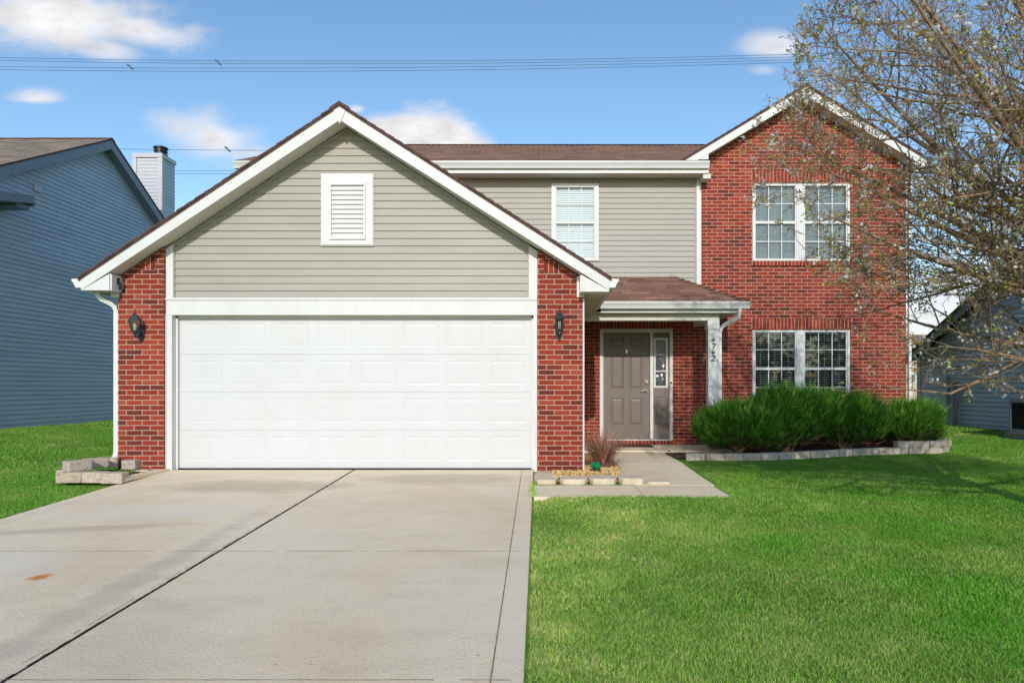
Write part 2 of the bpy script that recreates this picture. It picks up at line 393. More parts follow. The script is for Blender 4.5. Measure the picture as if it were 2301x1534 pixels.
M['shrubdry'] = leaf_mat('juniper_dry', [(0, (0.05, 0.035, 0.015)), (0.6, (0.13, 0.1, 0.035)), (1, (0.16, 0.17, 0.06))], 0.2)
M['drygrass'] = leaf_mat('dry_reed', [(0, (0.18, 0.06, 0.04)), (0.5, (0.42, 0.2, 0.14)), (1, (0.7, 0.46, 0.32))], 0.2)
M['leaf'] = leaf_mat('young_leaf', [(0, (0.26, 0.15, 0.05)), (0.35, (0.38, 0.28, 0.07)), (0.7, (0.46, 0.45, 0.09)), (1, (0.55, 0.64, 0.13))], 0.45)
M['blossom'] = leaf_mat('blossom_petal', [(0, (0.6, 0.55, 0.5)), (1, (0.8, 0.79, 0.77))], 0.4)
def bark_mat():
    mt, nt, b = new_mat('pear_bark')
    f = pos_noise(nt, 18, 5, 0.7, 'World', (1, 1, 0.35)); f2 = pos_noise(nt, 1.4, 3, 0.6, 'World')
    c = ramp(nt, f, [(0.3, (0.10, 0.065, 0.042)), (0.5, (0.26, 0.18, 0.12)), (0.75, (0.46, 0.35, 0.25))])
    c = mix(nt, 1.0, c, ramp(nt, f2, [(0.35, (0.8, 0.85, 0.95)), (0.65, (1.25, 1.05, 0.85))]), 'MULTIPLY')
    lk(nt, c, b.inputs['Base Color']); b.inputs['Roughness'].default_value = 0.85
    bump(nt, b, f, 0.012)
    return mt
M['bark'] = bark_mat()
def pebble_mat():
    mt, nt, b = new_mat('yellow_pebbles')
    at = nt.nodes.new('ShaderNodeAttribute'); at.attribute_name = 'rnd'
    lk(nt, ramp(nt, at.outputs['Fac'], [(0, (0.3, 0.16, 0.05)), (0.5, (0.6, 0.37, 0.12)), (1, (0.75, 0.6, 0.33))]), b.inputs['Base Color'])
    b.inputs['Roughness'].default_value = 0.7
    return mt
M['pebble'] = pebble_mat()
mt, nt, b = new_mat('green_glass'); b.inputs['Base Color'].default_value = (0.0, 0.22, 0.09, 1); b.inputs['Roughness'].default_value = 0.12
lk(nt, ramp(nt, pos_noise(nt, 12, 2), [(0.3, (0.0, 0.12, 0.05)), (0.7, (0.01, 0.35, 0.15))]), b.inputs['Base Color'])
M['green'] = mt
M['asphalt'] = simple('asphalt', (0.05, 0.05, 0.05), 0.95, 0.2, 20, 0, 0.004, 90)

# ------------------------------------------------------------------ mesh helpers
class MB:
    def __init__(s): s.v = []; s.f = []; s.uv = []; s.mi = []; s.rnd = []
    def poly(s, pts, uv=None, mi=0, r=0.5):
        i = len(s.v); s.v.extend(pts); s.f.append(list(range(i, i + len(pts)))); s.mi.append(mi); s.rnd.extend([r] * len(pts))
        if uv is None:
            a, b_, c_ = Vector(pts[0]), Vector(pts[1]), Vector(pts[2])
            n = (b_ - a).cross(c_ - a)
            ax = max(range(3), key=lambda k: abs(n[k]))
            uv = [((p[0], p[2]) if ax == 1 else (p[1] + 0.07, p[2]) if ax == 0 else (p[0], p[1])) for p in pts]
        s.uv.extend(uv)
    def box(s, x0, x1, y0, y1, z0, z1, mi=0, skip=''):
        P = lambda a, b_, c_: ((x0, x1)[a], (y0, y1)[b_], (z0, z1)[c_])
        F = {'f': [(0,0,0),(1,0,0),(1,0,1),(0,0,1)], 'b': [(1,1,0),(0,1,0),(0,1,1),(1,1,1)], 'l': [(0,1,0),(0,0,0),(0,0,1),(0,1,1)],
             'r': [(1,0,0),(1,1,0),(1,1,1),(1,0,1)], 't': [(0,0,1),(1,0,1),(1,1,1),(0,1,1)], 'd': [(0,1,0),(1,1,0),(1,0,0),(0,0,0)]}
        for k, q in F.items():
            if k not in skip: s.poly([P(*c) for c in q], mi=mi)
        return s
    def prism(s, prof, axis, a, b_, mi=0, caps=True, uvlen=False):
        """prof: 2D polygon; axis 'y': (x,z) profile swept along y; 'x': (y,z) swept along x; 'z': (x,y) swept up"""
        f = {'y': lambda p, t: (p[0], t, p[1]), 'x': lambda p, t: (t, p[0], p[1]), 'z': lambda p, t: (p[0], p[1], t)}[axis]
        n = len(prof); L = 0
        for i in range(n):
            p, q = prof[i], prof[(i + 1) % n]
            d = math.dist(p, q)
            uv = [(a, L), (b_, L), (b_, L + d), (a, L + d)] if uvlen else None
            s.poly([f(p, a), f(p, b_), f(q, b_), f(q, a)], uv=uv, mi=mi); L += d
        if caps:
            s.poly([f(p, a) for p in prof], mi=mi); s.poly([f(p, b_) for p in prof][::-1], mi=mi)
        return s
    def tube(s, path, rad, n=6, caps=True, mi=0, r=0.5, squash=None):
        path = [Vector(p) for p in path]
        if isinstance(rad, (int, float)): rad = [rad] * len(path)
        base = len(s.v)
        up = None
        for i, p in enumerate(path):
            d = (path[min(i + 1, len(path) - 1)] - path[max(i - 1, 0)]).normalized()
            if up is None:
                up = Vector((0, 0, 1)) if abs(d.z) < 0.9 else Vector((0, 1, 0))
            a = d.cross(up).normalized(); up2 = a.cross(d).normalized(); up = up2
            for k in range(n):
                t = 2 * math.pi * (k + 0.5) / n
                e = a * math.cos(t) * (squash or 1) + up2 * math.sin(t)
                q = p + e * rad[i]
                s.v.append((q.x, q.y, q.z)); s.rnd.append(r); s.uv_v = None
        for i in range(len(path) - 1):
            for k in range(n):
                a, b_ = base + i * n + k, base + i * n + (k + 1) % n
                s.f.append([a, b_, b_ + n, a + n]); s.mi.append(mi); s.uv.extend([(k / n, i), ((k + 1) / n, i), ((k + 1) / n, i + 1), (k / n, i + 1)])
        if caps:
            for o_, rev in ((base, True), (base + (len(path) - 1) * n, False)):
                q = list(range(o_, o_ + n)); q = q[::-1] if rev else q
                s.f.append(q); s.mi.append(mi); s.uv.extend([(0, 0)] * n)
        return s
    def lathe(s, cx, cy, prof, n=12, mi=0):
        base = len(s.v)
        for (r_, z) in prof:
            for k in range(n):
                t = 2 * math.pi * (k + 0.5) / n
                s.v.append((cx + r_ * math.cos(t), cy + r_ * math.sin(t), z)); s.rnd.append(0.5)
        for i in range(len(prof) - 1):
            for k in range(n):
                a, b_ = base + i * n + k, base + i * n + (k + 1) % n
                s.f.append([a, b_, b_ + n, a + n]); s.mi.append(mi); s.uv.extend([(0, 0)] * 4)
        return s
    def build(s, name, mats, parent=None, smooth=False, bevel=0.0, world=True):
        me = bpy.data.meshes.new(name)
        off = parent_world(parent) if (parent is not None and world) else Vector((0, 0, 0))
        vs = np.array(s.v, dtype=np.float64) - np.array(off)[None, :]
        me.from_pydata(vs.tolist(), [], s.f)
        if not isinstance(mats, (list, tuple)): mats = [mats]
        for m_ in mats: me.materials.append(m_)
        me.polygons.foreach_set('material_index', s.mi)
        uvl = me.uv_layers.new(name='UVMap')
        uvl.data.foreach_set('uv', np.array(s.uv, dtype=np.float32).ravel())
        at = me.attributes.new('rnd', 'FLOAT', 'POINT'); at.data.foreach_set('value', np.array(s.rnd, dtype=np.float32))
        if smooth: me.polygons.foreach_set('use_smooth', [True] * len(me.polygons))
        me.update()
        o = bpy.data.objects.new(name, me); col.objects.link(o)
        if parent is not None: o.parent = parent
        if bevel:
            bm_ = o.modifiers.new('bevel', 'BEVEL'); bm_.width = bevel; bm_.segments = 2; bm_.limit_method = 'ANGLE'
            wd = o.modifiers.new('weld', 'WELD'); wd.merge_threshold = 1e-4
            o.modifiers.move(1, 0)
        return o
def parent_world(o):
    p = Vector((0, 0, 0))
    while o is not None:
        p += o.location; o = o.parent
    return p
def tag(o, label=None, cat=None, group=None, kind=None):
    if label: o['label'] = label
    if cat: o['category'] = cat
    if group: o['group'] = group
    if kind: o['kind'] = kind
    return o
def empty(name, loc):
    o = bpy.data.objects.new(name, None); o.location = loc; o.empty_display_size = 0.2; col.objects.link(o); return o

def clip(poly, ax, val, keep_gt):
    out = []
    n = len(poly)
    for i in range(n):
        p, q = poly[i], poly[(i + 1) % n]
        ip = (p[ax] >= val) if keep_gt else (p[ax] <= val)
        iq = (q[ax] >= val) if keep_gt else (q[ax] <= val)
        if ip: out.append(p)
        if ip != iq:
            t = (val - p[ax]) / (q[ax] - p[ax])
            r_ = [p[0] + (q[0] - p[0]) * t, p[1] + (q[1] - p[1]) * t]; r_[ax] = val
            out.append(tuple(r_))
    res = []
    for p in out:
        if not res or math.dist(p, res[-1]) > 1e-6: res.append(p)
    if len(res) > 1 and math.dist(res[0], res[-1]) < 1e-6: res.pop()
    return res if len(res) > 2 else []
def cells(poly, holes, zsplit=()):
    xs = [p[0] for p in poly]; zs = [p[1] for p in poly]
    X = sorted({min(xs), max(xs)} | {h[0] for h in holes} | {h[1] for h in holes})
    Z = sorted({min(zs), max(zs)} | {h[2] for h in holes} | {h[3] for h in holes} | set(z for z in zsplit if min(zs) < z < max(zs)))
    out = []
    for z0, z1 in zip(Z, Z[1:]):
        band = clip(clip(poly, 1, z0, True), 1, z1, False)
        if not band: continue
        hx = [h for h in holes if h[2] < (z0 + z1) / 2 < h[3]]
        if not hx: out.append((band, z0, z1)); continue
        Xs = sorted({min(xs), max(xs)} | {h[0] for h in hx} | {h[1] for h in hx})
        for x0, x1 in zip(Xs, Xs[1:]):
            if any(h[0] < (x0 + x1) / 2 < h[1] for h in hx): continue
            c_ = clip(clip(band, 0, x0, True), 0, x1, False)
            if c_: out.append((c_, z0, z1))
    return out
def wall(mb, poly, holes, y, reveal=0.1):
    for c_, _, _ in cells(poly, holes): mb.poly([(p[0], y, p[1]) for p in c_])
    for (x0, x1, z0, z1) in holes:
        y1 = y + reveal
        mb.poly([(x0, y, z0), (x0, y1, z0), (x0, y1, z1), (x0, y, z1)]); mb.poly([(x1, y1, z0), (x1, y, z0), (x1, y, z1), (x1, y1, z1)])
        mb.poly([(x0, y, z1), (x0, y1, z1), (x1, y1, z1), (x1, y, z1)]); mb.poly([(x0, y1, z0), (x0, y, z0), (x1, y, z0), (x1, y1, z0)])
def siding(mb, poly, holes, z0, expo, proud, mp):
    """lapped courses over a convex polygon; mp maps (u, z, depth) to a world point"""
    zmax = max(p[1] for p in poly); n = int((zmax - z0) / expo) + 1
    bands = [z0 + expo * k for k in range(n + 1)]
    for c_, a, b_ in cells(poly, holes, bands):
        k = math.floor((a + b_) / 2 / expo - z0 / expo); za = z0 + k * expo
        dep = lambda z: proud * (0.25 + 0.75 * (1 - min(1, (z - za) / (expo * 0.96))))
        mb.poly([mp(p[0], p[1], dep(p[1])) for p in c_])
        if abs(a - za) < 1e-5:
            bot = sorted([p for p in c_ if abs(p[1] - za) < 1e-5])
            if len(bot) >= 2:
                (u0, _), (u1, _) = bot[0], bot[-1]
                mb.poly([mp(u0, za, 0), mp(u1, za, 0), mp(u1, za, proud), mp(u0, za, proud)])
def panels(mb, x0, x1, z0, z1, y, rects, dep=0.010, ring=0.016, flat=0.03):
    """a plate facing -y with raised panels set in moulded grooves"""
    for c_, _, _ in cells([(x0, z0), (x1, z0), (x1, z1), (x0, z1)], rects): mb.poly([(p[0], y, p[1]) for p in c_])
    for (a, b_, c_, d) in rects:
        rs = [((a, b_, c_, d), y), ((a + ring * .6, b_ - ring * .6, c_ + ring * .6, d - ring * .6), y + dep), ((a + ring, b_ - ring, c_ + ring, d - ring), y + dep),
              ((a + ring + flat, b_ - ring - flat, c_ + ring + flat, d - ring - flat), y + 0.001)]
        for ((q, yq), (r_, yr)) in zip(rs, rs[1:]):
            A = [(q[0], yq, q[2]), (q[1], yq, q[2]), (q[1], yq, q[3]), (q[0], yq, q[3])]
            B = [(r_[0], yr, r_[2]), (r_[1], yr, r_[2]), (r_[1], yr, r_[3]), (r_[0], yr, r_[3])]
            for i in range(4): mb.poly([A[i], A[(i + 1) % 4], B[(i + 1) % 4], B[i]])
        r_, yr = rs[-1]
        mb.poly([(r_[0], yr, r_[2]), (r_[1], yr, r_[2]), (r_[1], yr, r_[3]), (r_[0], yr, r_[3])])
def PX(px, D): return (px - VX) * D / FPX
def PZ(py, D): return CZ + (HY - py) * D / FPX
def sstep(a, b_, x):
    t = np.clip((x - a) / (b_ - a), 0, 1); return t * t * (3 - 2 * t)

# ------------------------------------------------------------------ ground
DR_L, DR_R, GY = -5.07, -0.07, 9.06
def drive_z(y): return -0.043 * np.maximum(0, GY - y)
def gz(x, y):
    x = np.asarray(x, float); y = np.asarray(y, float)
    z = -0.043 * np.clip(GY - y, 0, 16) - 0.02
    z = z + 0.045 * np.exp(-((y - 7.0) / .55) ** 2) * sstep(0.0, .2, x) * sstep(3.2, 2.2, x)
    z = z + 0.285 * sstep(-6.2, -10.8, x) * sstep(5, 10, y) + 0.235 * sstep(7.4, 9.7, x) * sstep(5, 12, y)
    z = z + 0.006 * np.sin(x * 1.9 + 0.4 * y) * np.cos(y * 1.3 - 0.5 * x)
    return z
def grid_coords(lo, hi, fine_lo, fine_hi, st):
    a = list(np.arange(fine_lo, fine_hi + 1e-6, st)); s_, x = st, fine_hi
    while x < hi: s_ *= 1.5; x += s_; a.append(min(x, hi))
    s_, x = st, fine_lo
    while x > lo: s_ *= 1.5; x -= s_; a.insert(0, max(x, lo))
    return np.array(a)
gx = grid_coords(-500, 500, -14, 14, 0.35); gy = grid_coords(-500, 700, -8, 24, 0.35)
GX, GYY = np.meshgrid(gx, gy); GZ = gz(GX, GYY)
mb = MB()
nx, ny = len(gx), len(gy)
mb.v = np.stack([GX.ravel(), GYY.ravel(), GZ.ravel()], 1).tolist(); mb.rnd = [0.5] * len(mb.v)
for j in range(ny - 1):
    for i in range(nx - 1):
        a = j * nx + i; mb.f.append([a, a + 1, a + nx + 1, a + nx]); mb.mi.append(0); mb.uv.extend([(0, 0)] * 4)
tag(mb.build('lawn', M['soil'], smooth=True), kind='structure')

# driveway: slabs with open joints
def slab(mb, x0, x1, y0, y1, zf, th=0.12, ch=0.003):
    n = max(1, int((y1 - y0) / 1.0)); ys = np.linspace(y0, y1, n + 1)
    T = lambda x, y, d=0: (x, y, float(zf(y)) - d)
    for a, b_ in zip(ys, ys[1:]): mb.poly([T(x0 + ch, a), T(x1 - ch, a), T(x1 - ch, b_), T(x0 + ch, b_)])
    # eased edges and sides
    for a, b_ in zip(ys, ys[1:]):
        for xo, xi in ((x0, x0 + ch), (x1, x1 - ch)):
            mb.poly([T(xo, a, ch), T(xo, b_, ch), T(xi, b_), T(xi, a)]); mb.poly([T(xo, a, th), T(xo, b_, th), T(xo, b_, ch), T(xo, a, ch)])
    for yo, yi in ((y0, y0 + .0004), (y1, y1 - .0004)):
        mb.poly([T(x0, yo, th), T(x1, yo, th), T(x1 - ch, yo), T(x0 + ch, yo)])
mb = MB()
XC = PX(795, GY)
ycuts = [-7.5, -4.2, -1.05, 1.05, 3.14, 5.24, GY + 0.02]
for a, b_ in zip(ycuts, ycuts[1:]):
    for x0, x1, gl, gr in ((DR_L, DR_L + 0.16, 0, 0.0015), (DR_L + 0.16, XC, 0.0015, 0.010), (XC, DR_R - 0.155, 0.010, 0.0025), (DR_R - 0.155, DR_R, 0.0025, 0)):
        slab(mb, x0 + gl, x1 - gr, a + 0.0012, b_ - 0.0012, drive_z)
tag(mb.build('driveway', M['concrete']), kind='structure')
mb = MB()
ys = np.linspace(-7.5, GY + 0.05, 12)
for a, b_ in zip(ys, ys[1:]): mb.poly([(DR_L + .01, a, drive_z(a) - .0035), (DR_R - .01, a, drive_z(a) - .0035), (DR_R - .01, b_, drive_z(b_) - .0035), (DR_L + .01, b_, drive_z(b_) - .0035)])
tag(mb.build('joint_soil', M['gap']), kind='structure')
# dirt and moss that has filled and spread out of the joints
mb = MB()
def dirt_line(p, q, wmin, wmax, gap, step=.05, z=.0012):
    L = math.dist(p, q); n = int(L / step); dx, dy = (q[0] - p[0]) / L, (q[1] - p[1]) / L; prev = None
    for i in range(n + 1):
        t = i * step; w0, w1 = random.uniform(wmin, wmax), random.uniform(wmin, wmax); j = .3 * wmin * math.sin(t * 9)
        x, y = p[0] + dx * t, p[1] + dy * t
        a = (x - dy * (w0 + j), y + dx * (w0 + j)); b_ = (x + dy * (w1 - j), y - dx * (w1 - j))
        cur = [(c_[0], c_[1], float(drive_z(c_[1])) + z) for c_ in (a, b_)]
        if prev and random.random() > gap: mb.poly([prev[0], prev[1], cur[1], cur[0]])
        prev = cur
dirt_line((XC - .004, -1), (XC - .004, GY - .02), .0035, .012, .04, .04)
dmb = mb; mb = MB()
dirt_line((XC - .05, 3.3), (XC - .012, 6.8), .001, .004, .35, .06)
for yy in (5.24, 3.14): dirt_line((DR_L + .2, yy), (DR_R - .02, yy), .0018, .005, .06, .06)
dirt_line((DR_R - .156, 1.2), (DR_R - .156, 8.1), .001, .004, .12, .05)
dirt_line((DR_L + .16, 2), (DR_L + .16, 8.8), .0005, .003, .4, .05)
tag(mb.build('joint_grime', M['jointlight']), 'light brown grime along the thin driveway joints', 'dirt', kind='stuff')
mb = dmb
tag(mb.build('joint_dirt', M['gap']), 'dark dirt caught along the driveway joints', 'dirt', kind='stuff')
tag(MB().box(-300, 300, -14.5, -7.6, -0.72 - 0.3, -0.712).build('street', M['asphalt']), kind='structure')

# walk: strip along the drive and leg to the porch
walk_z = lambda y: -0.053 + 0.043 * (min(max(y, 8.02), 9.2) - 8.02) + 0.005 * max(0, y - 9.2)
mb = MB()
slab(mb, -0.055, 1.145, 7.16, 8.02, lambda y: -0.054, ch=0.005); slab(mb, 1.151, 2.08, 7.16, 8.02, lambda y: -0.054, ch=0.005)
slab(mb, 1.15, 2.12, 8.03, 9.8, walk_z, ch=0.008); slab(mb, 1.15, 2.14, 9.81, 11.5, walk_z, ch=0.008)
tag(mb.build('walkway', M['walkc']), kind='structure')
mb = MB(); slab(mb, 0.62, 3.35, 11.51, 12.72, lambda y: 0.032, th=0.2, ch=0.012)
tag(mb.build('porch_slab', M['walkc']), kind='structure')
mb = MB()   # planting bed soil
mb.poly([(2.16, 10.55, 0.0), (3.0, 10.5, 0.0), (4.6, 10.95, 0.0), (6.0, 11.5, 0.02), (7.3, 11.9, 0.03), (7.35, 12.75, 0.03), (3.36, 12.75, 0.0), (3.36, 11.5, 0.0), (2.16, 11.49, 0.0)])
tag(mb.build('mulch_bed', M['mulch']), kind='structure')
mb = MB(); mb.poly([(-5.9, 8.15, 0.0), (-5.1, 8.3, -0.004), (-5.09, 8.97, 0.012), (-5.9, 8.97, 0.015)])
tag(mb.build('side_bed', M['mulch']), kind='structure')

exec_after = []
# ------------------------------------------------------------------ the brick and vinyl house
GD = 9.04            # trim plane of the garage front
GB = 8.97            # brick face of the garage
RF = 8.73            # front of the garage rake
FB = 12.70           # brick face of the two-storey part
FS = 12.76           # sheathing of the siding part
house = empty('brick_house', (-2.55, GB, 0))
tag(house, 'two-storey red brick and tan siding house with a white double garage door', 'house')
def H(mb, name, mat_, parent=None, **k): return mb.build(name, mat_, parent or house, **k)
def roof_z(x, ridge_x, ridge_z, slope): return ridge_z - slope * abs(x - ridge_x)

gr_x, gr_z = -2.60, 4.83
gl_e, gr_e = -5.985, 0.925
slL, slR = (4.83 - 2.575) / (gr_x - gl_e), (4.83 - 2.575) / (gr_e - gr_x)
def g_top(x): return gr_z - (slL * (gr_x - x) if x < gr_x else slR * (x - gr_x))
SOFV = 0.215      # vertical drop from roof top to the soffit plane

# garage brick piers (front faces and returns)
PLX0, PLX1, PRX0, PRX1 = PX(265, GB), PX(368, GB), PX(1208, GB), PX(1310, GB)
for (x0, x1, side) in ((PLX0, PLX1, 'l'), (PRX0, PRX1, 'r')):
    mb = MB()
    top = lambda x: g_top(x) - SOFV + 0.01
    mb.poly([(x0, GB, -0.06), (x1, GB, -0.06), (x1, GB, top(x1)), (x0, GB, top(x0))])
    for x in (x0, x1): mb.poly([(x, GB, -0.06), (x, GB + 0.2, -0.06), (x, GB + 0.2, top(x)), (x, GB, top(x))])
    pier = H(mb, 'brick_pier', M['brick'])
    # ragged soldier bricks tucked under the rake
    mb = MB()
    if side == 'l': xa, xb = PX(318, GB), PX(349, GB)
    else: xa, xb = PX(1222, GB), PX(1258, GB)
    zb = PZ(607, GB) if side == 'l' else PZ(614, GB)
    y = GB - 0.003
    mb.poly([(xa, y, zb), (xb, y, zb), (xb, y, min(zb + .2, g_top(xb) - SOFV)), (xa, y, min(zb + .2, max(zb + 0.02, g_top(xa) - SOFV)))], uv=[(0.0, xa), (0, xb), (0.19, xb), (0.19, xa)])
    H(mb, 'soldier_course', M['soldier'], pier)
# garage side walls
for x in (PLX0, PRX1):
    mb = MB()
    mb.poly([(x, GB + .2, -0.06), (x, FS, -0.06), (x, FS, 2.42), (x, GB + .2, 2.42)])
    H(mb, 'side_wall', M['brick'])

# white surround: corner boards, header, jambs
SX0, SX1 = PX(389, GD), PX(1190, GD); SZ0 = PZ(670, GD)
DX0, DX1, DZ1 = PX(388, GD), PX(1199, GD), PZ(708, GD)
tL, tR = PX(368.5, GD), PX(1207.5, GD)
for (a, b_) in ((tL, SX0 + 0.01), (SX1 - 0.01, tR)):
    mb = MB()
    mb.poly([(a, GD - .02, SZ0), (b_, GD - .02, SZ0), (b_, GD - .02, g_top(b_) - SOFV), (a, GD - .02, g_top(a) - SOFV)])
    for x in (a, b_): mb.poly([(x, GD - .02, SZ0), (x, GD + .04, SZ0), (x, GD + .04, g_top(x) - SOFV), (x, GD - .02, g_top(x) - SOFV)])
    H(mb, 'corner_board', M['white'])
mb = MB()
mb.box(tL, tR, GD - .02, GD + .10, DZ1, SZ0 - 0.002)
mb.box(tL, tR, GD - .035, GD - .0202, SZ0 - 0.03, SZ0 + 0.004)
mb.box(tL, DX0, GD - .02, GD + .13, -0.02, DZ1 - 0.001); mb.box(DX1, tR, GD - .02, GD + .13, -0.02, DZ1 - 0.001)
mb.box(tL + .004, tL + .045, GD - .032, GD - .0205, -0.02, DZ1 - 0.004); mb.box(tR - .03, tR - .004, GD - .032, GD - .0205, -0.02, DZ1 - 0.004)
mb.box(DX0 + .0005, DX0 + .03, GD + .075, GD + .10, 0.0, DZ1 - 0.03); mb.box(DX1 - .03, DX1 - .0005, GD + .075, GD + .10, 0.0, DZ1 - 0.03)
mb.box(DX0 + .031, DX1 - .031, GD + .075, GD + .10, DZ1 - 0.03, DZ1 - 0.0005)
fr = H(mb, 'door_surround', M['white'], bevel=0.003)
tag(fr, 'white boards framing the garage door')

# garage door
gd0, gd1, gdt = DX0 + 0.012, DX1 - 0.012, DZ1 - 0.012
ydoor = GD + 0.115
root = MB(); root.box(gd0, gd1, ydoor + .005, ydoor + .05, 0.02, gdt)
gdoor = H(root, 'garage_door', M['gwhite'])
secz = [0.012, PZ(966, ydoor), PZ(881, ydoor), PZ(796, ydoor), gdt]
pcols = [(418, 490), (511, 595), (604, 687), (698, 784), (796, 878), (891, 975), (988, 1073), (1085, 1172)]
W8 = (gd1 - gd0 - 0.10) / 8
for k in range(4):
    z0, z1 = secz[k] + 0.001, secz[k + 1] - 0.001
    mb = MB()
    rects = []
    for i in range(8):
        a = gd0 + 0.05 + i * W8 + 0.055; rects.append((a, a + W8 - 0.11, z0 + 0.10, z1 - 0.08))
    panels(mb, gd0, gd1, z0 + .003, z1 - .003, ydoor, rects, 0.003, 0.02, 0.03)
    for (za, zb, yb) in ((z0 + .003, z0, ydoor + .004), (z1 - .003, z1, ydoor + .004)):
        mb.poly([(gd0, ydoor, za), (gd1, ydoor, za), (gd1, yb, zb), (gd0, yb, zb)])
    H(mb, 'door_section', M['gwhite'], gdoor)
H(MB().box(gd0, gd1, ydoor - .004, ydoor + .03, -0.004, 0.0145), 'bottom_seal', M['dark'], gdoor)

# gable siding
def g_in(x): return g_top(x) - SOFV
vx0, vx1, vz0, vz1 = PX(724, GD), PX(838, GD), PZ(551, GD), PZ(393, GD)
mb = MB()
siding(mb, [(SX0, SZ0), (SX1, SZ0), (SX1, g_in(SX1) + .03), (gr_x, g_in(gr_x) + .03), (SX0, g_in(SX0) + .03)], [], SZ0, 0.1016, 0.020, lambda u, z, d: (u, GD + .02 - d, z))
H(mb, 'gable_siding', M['siding'])
mb = MB()   # j-channel along the rake and beside the corner boards
for (xa, xb) in ((SX0, gr_x), (gr_x, SX1)):
    za, zb = g_in(xa), g_in(xb)
    mb.poly([(xa, GD - .012, za - .03), (xb, GD - .012, zb - .03), (xb, GD - .012, zb), (xa, GD - .012, za)])
    mb.poly([(xa, GD - .012, za - .03), (xb, GD - .012, zb - .03), (xb, GD + .02, zb - .03), (xa, GD + .02, za - .03)])
for (a, b_) in ((SX0 + .011, SX0 + .026), (SX1 - .026, SX1 - .011)): mb.box(a, b_, GD - .01, GD + .01, SZ0 + .003, min(g_in(a), g_in(b_)) - .03)
H(mb, 'siding_channel', M['siding'])
# attic vent
mb = MB(); y = GD - .03
fw = 0.135
mb.box(vx0, vx1, y, GD + .02, vz0, vz0 + .085); mb.box(vx0, vx1, y, GD + .02, vz1 - .13, vz1)
mb.box(vx0, vx0 + fw, y, GD + .02, vz0 + .0852, vz1 - .1302); mb.box(vx1 - fw + .02, vx1, y, GD + .02, vz0 + .0852, vz1 - .1302)
mb.box(vx0 - .012, vx1 + .012, y + .012, GD + .02, vz0 - .012, vz1 + .012)
mb.box(vx0 + .11, vx1 - .09, y - .02, y - .0005, vz1 - .15, vz1 - .118); mb.box(vx0 + .11, vx1 - .09, y - .02, y - .0005, vz0 + .07, vz0 + .1)
mb.box(vx0 + .11, vx0 + .135, y - .02, y - .0005, vz0 + .1002, vz1 - .1502); mb.box(vx1 - .115, vx1 - .09, y - .02, y - .0005, vz0 + .1002, vz1 - .1502)
vent = H(mb, 'gable_vent', M['white'], bevel=0.002)
mb = MB(); a0, a1 = vx0 + fw + .001, vx1 - fw + .019
n = 11; zz0, zz1 = vz0 + .1, vz1 - .15
for k in range(n):
    z = zz0 + (zz1 - zz0) * k / n; dz = (zz1 - zz0) / n
    mb.poly([(a0, y - .012, z), (a1, y - .012, z), (a1, y + .02, z + dz * 1.02), (a0, y + .02, z + dz * 1.02)])
    mb.poly([(a0, y - .012, z), (a1, y - .012, z), (a1, y + .022, z - .004), (a0, y + .022, z - .004)])
H(mb, 'louvres', M['white'], vent)

# garage roof
def gable_roof(name, x0, xr, x1, zr, sl, sr, y0, y1, parent=house, th=0.045, mat_='shingle', jag=True, lay=()):
    mb = MB()
    for (xe, s) in ((x0, sl), (x1, sr)):
        ze = zr - s * abs(xr - xe); L = math.hypot(xr - xe, zr - ze)
        mb.poly([(xe, y0, ze), (xe, y1, ze), (xr, y1, zr), (xr, y0, zr)], uv=[(y0, 0), (y1, 0), (y1, L), (y0, L)])
        mb.poly([(xe, y0, ze), (xe, y1, ze), (xe, y1, ze - th), (xe, y0, ze - th)], mi=1)
        mb.poly([(xe, y0, ze - th), (xe, y1, ze - th), (xr, y1, zr - th), (xr, y0, zr - th)], mi=1)
        for yy in (y0, y1): mb.poly([(xe, yy, ze), (xr, yy, zr), (xr, yy, zr - th), (xe, yy, ze - th)], mi=1)
        # uneven butts of the courses along the rake
        nst = int(L / 0.14)
        for k in range(nst):
            a, b_ = k / nst, (k + 1) / nst
            xa, xb = xe + (xr - xe) * a, xe + (xr - xe) * b_; za, zb = ze + (zr - ze) * a, ze + (zr - ze) * b_
            e = .012
            for yy, dy in ((y0, -random.uniform(.004, .02)),):
                mb.poly([(xa, yy + .05, za + e), (xa, yy + dy, za + e), (xb, yy + dy, zb + .001), (xb, yy + .05, zb + .001)], mi=1)
                mb.poly([(xa, yy + dy, za + e), (xb, yy + dy, zb + .001), (xb, yy + dy, zb - .02), (xa, yy + dy, za - .02)], mi=1)
    # ridge caps
    cx = xr; wv = .13
    yy = y0 - .01
    while yy < y1 - .05:
        ye = min(yy + .155, y1); zt = zr + .018
        for s_, sgn in ((sl, -1), (sr, 1)):
            mb.poly([(cx, yy, zt + .008), (cx, ye, zt), (cx + sgn * wv, ye, zt - s_ * wv), (cx + sgn * wv, yy, zt + .008 - s_ * wv)], uv=[(0, yy), (0, ye), (.14, ye), (.14, yy)])
            mb.poly([(cx, yy, zt + .008), (cx + sgn * wv, yy, zt + .008 - s_ * wv), (cx + sgn * wv, yy, zt - .01 - s_ * wv), (cx, yy, zt - .01)], mi=1)
        yy += .14
    return mb.build(name, [M[mat_], M['shingle_edge']], parent)
groof = gable_roof('garage_roof', gl_e - .03, gr_x, gr_e + .03, gr_z, slL, slR, RF - .015, FS)
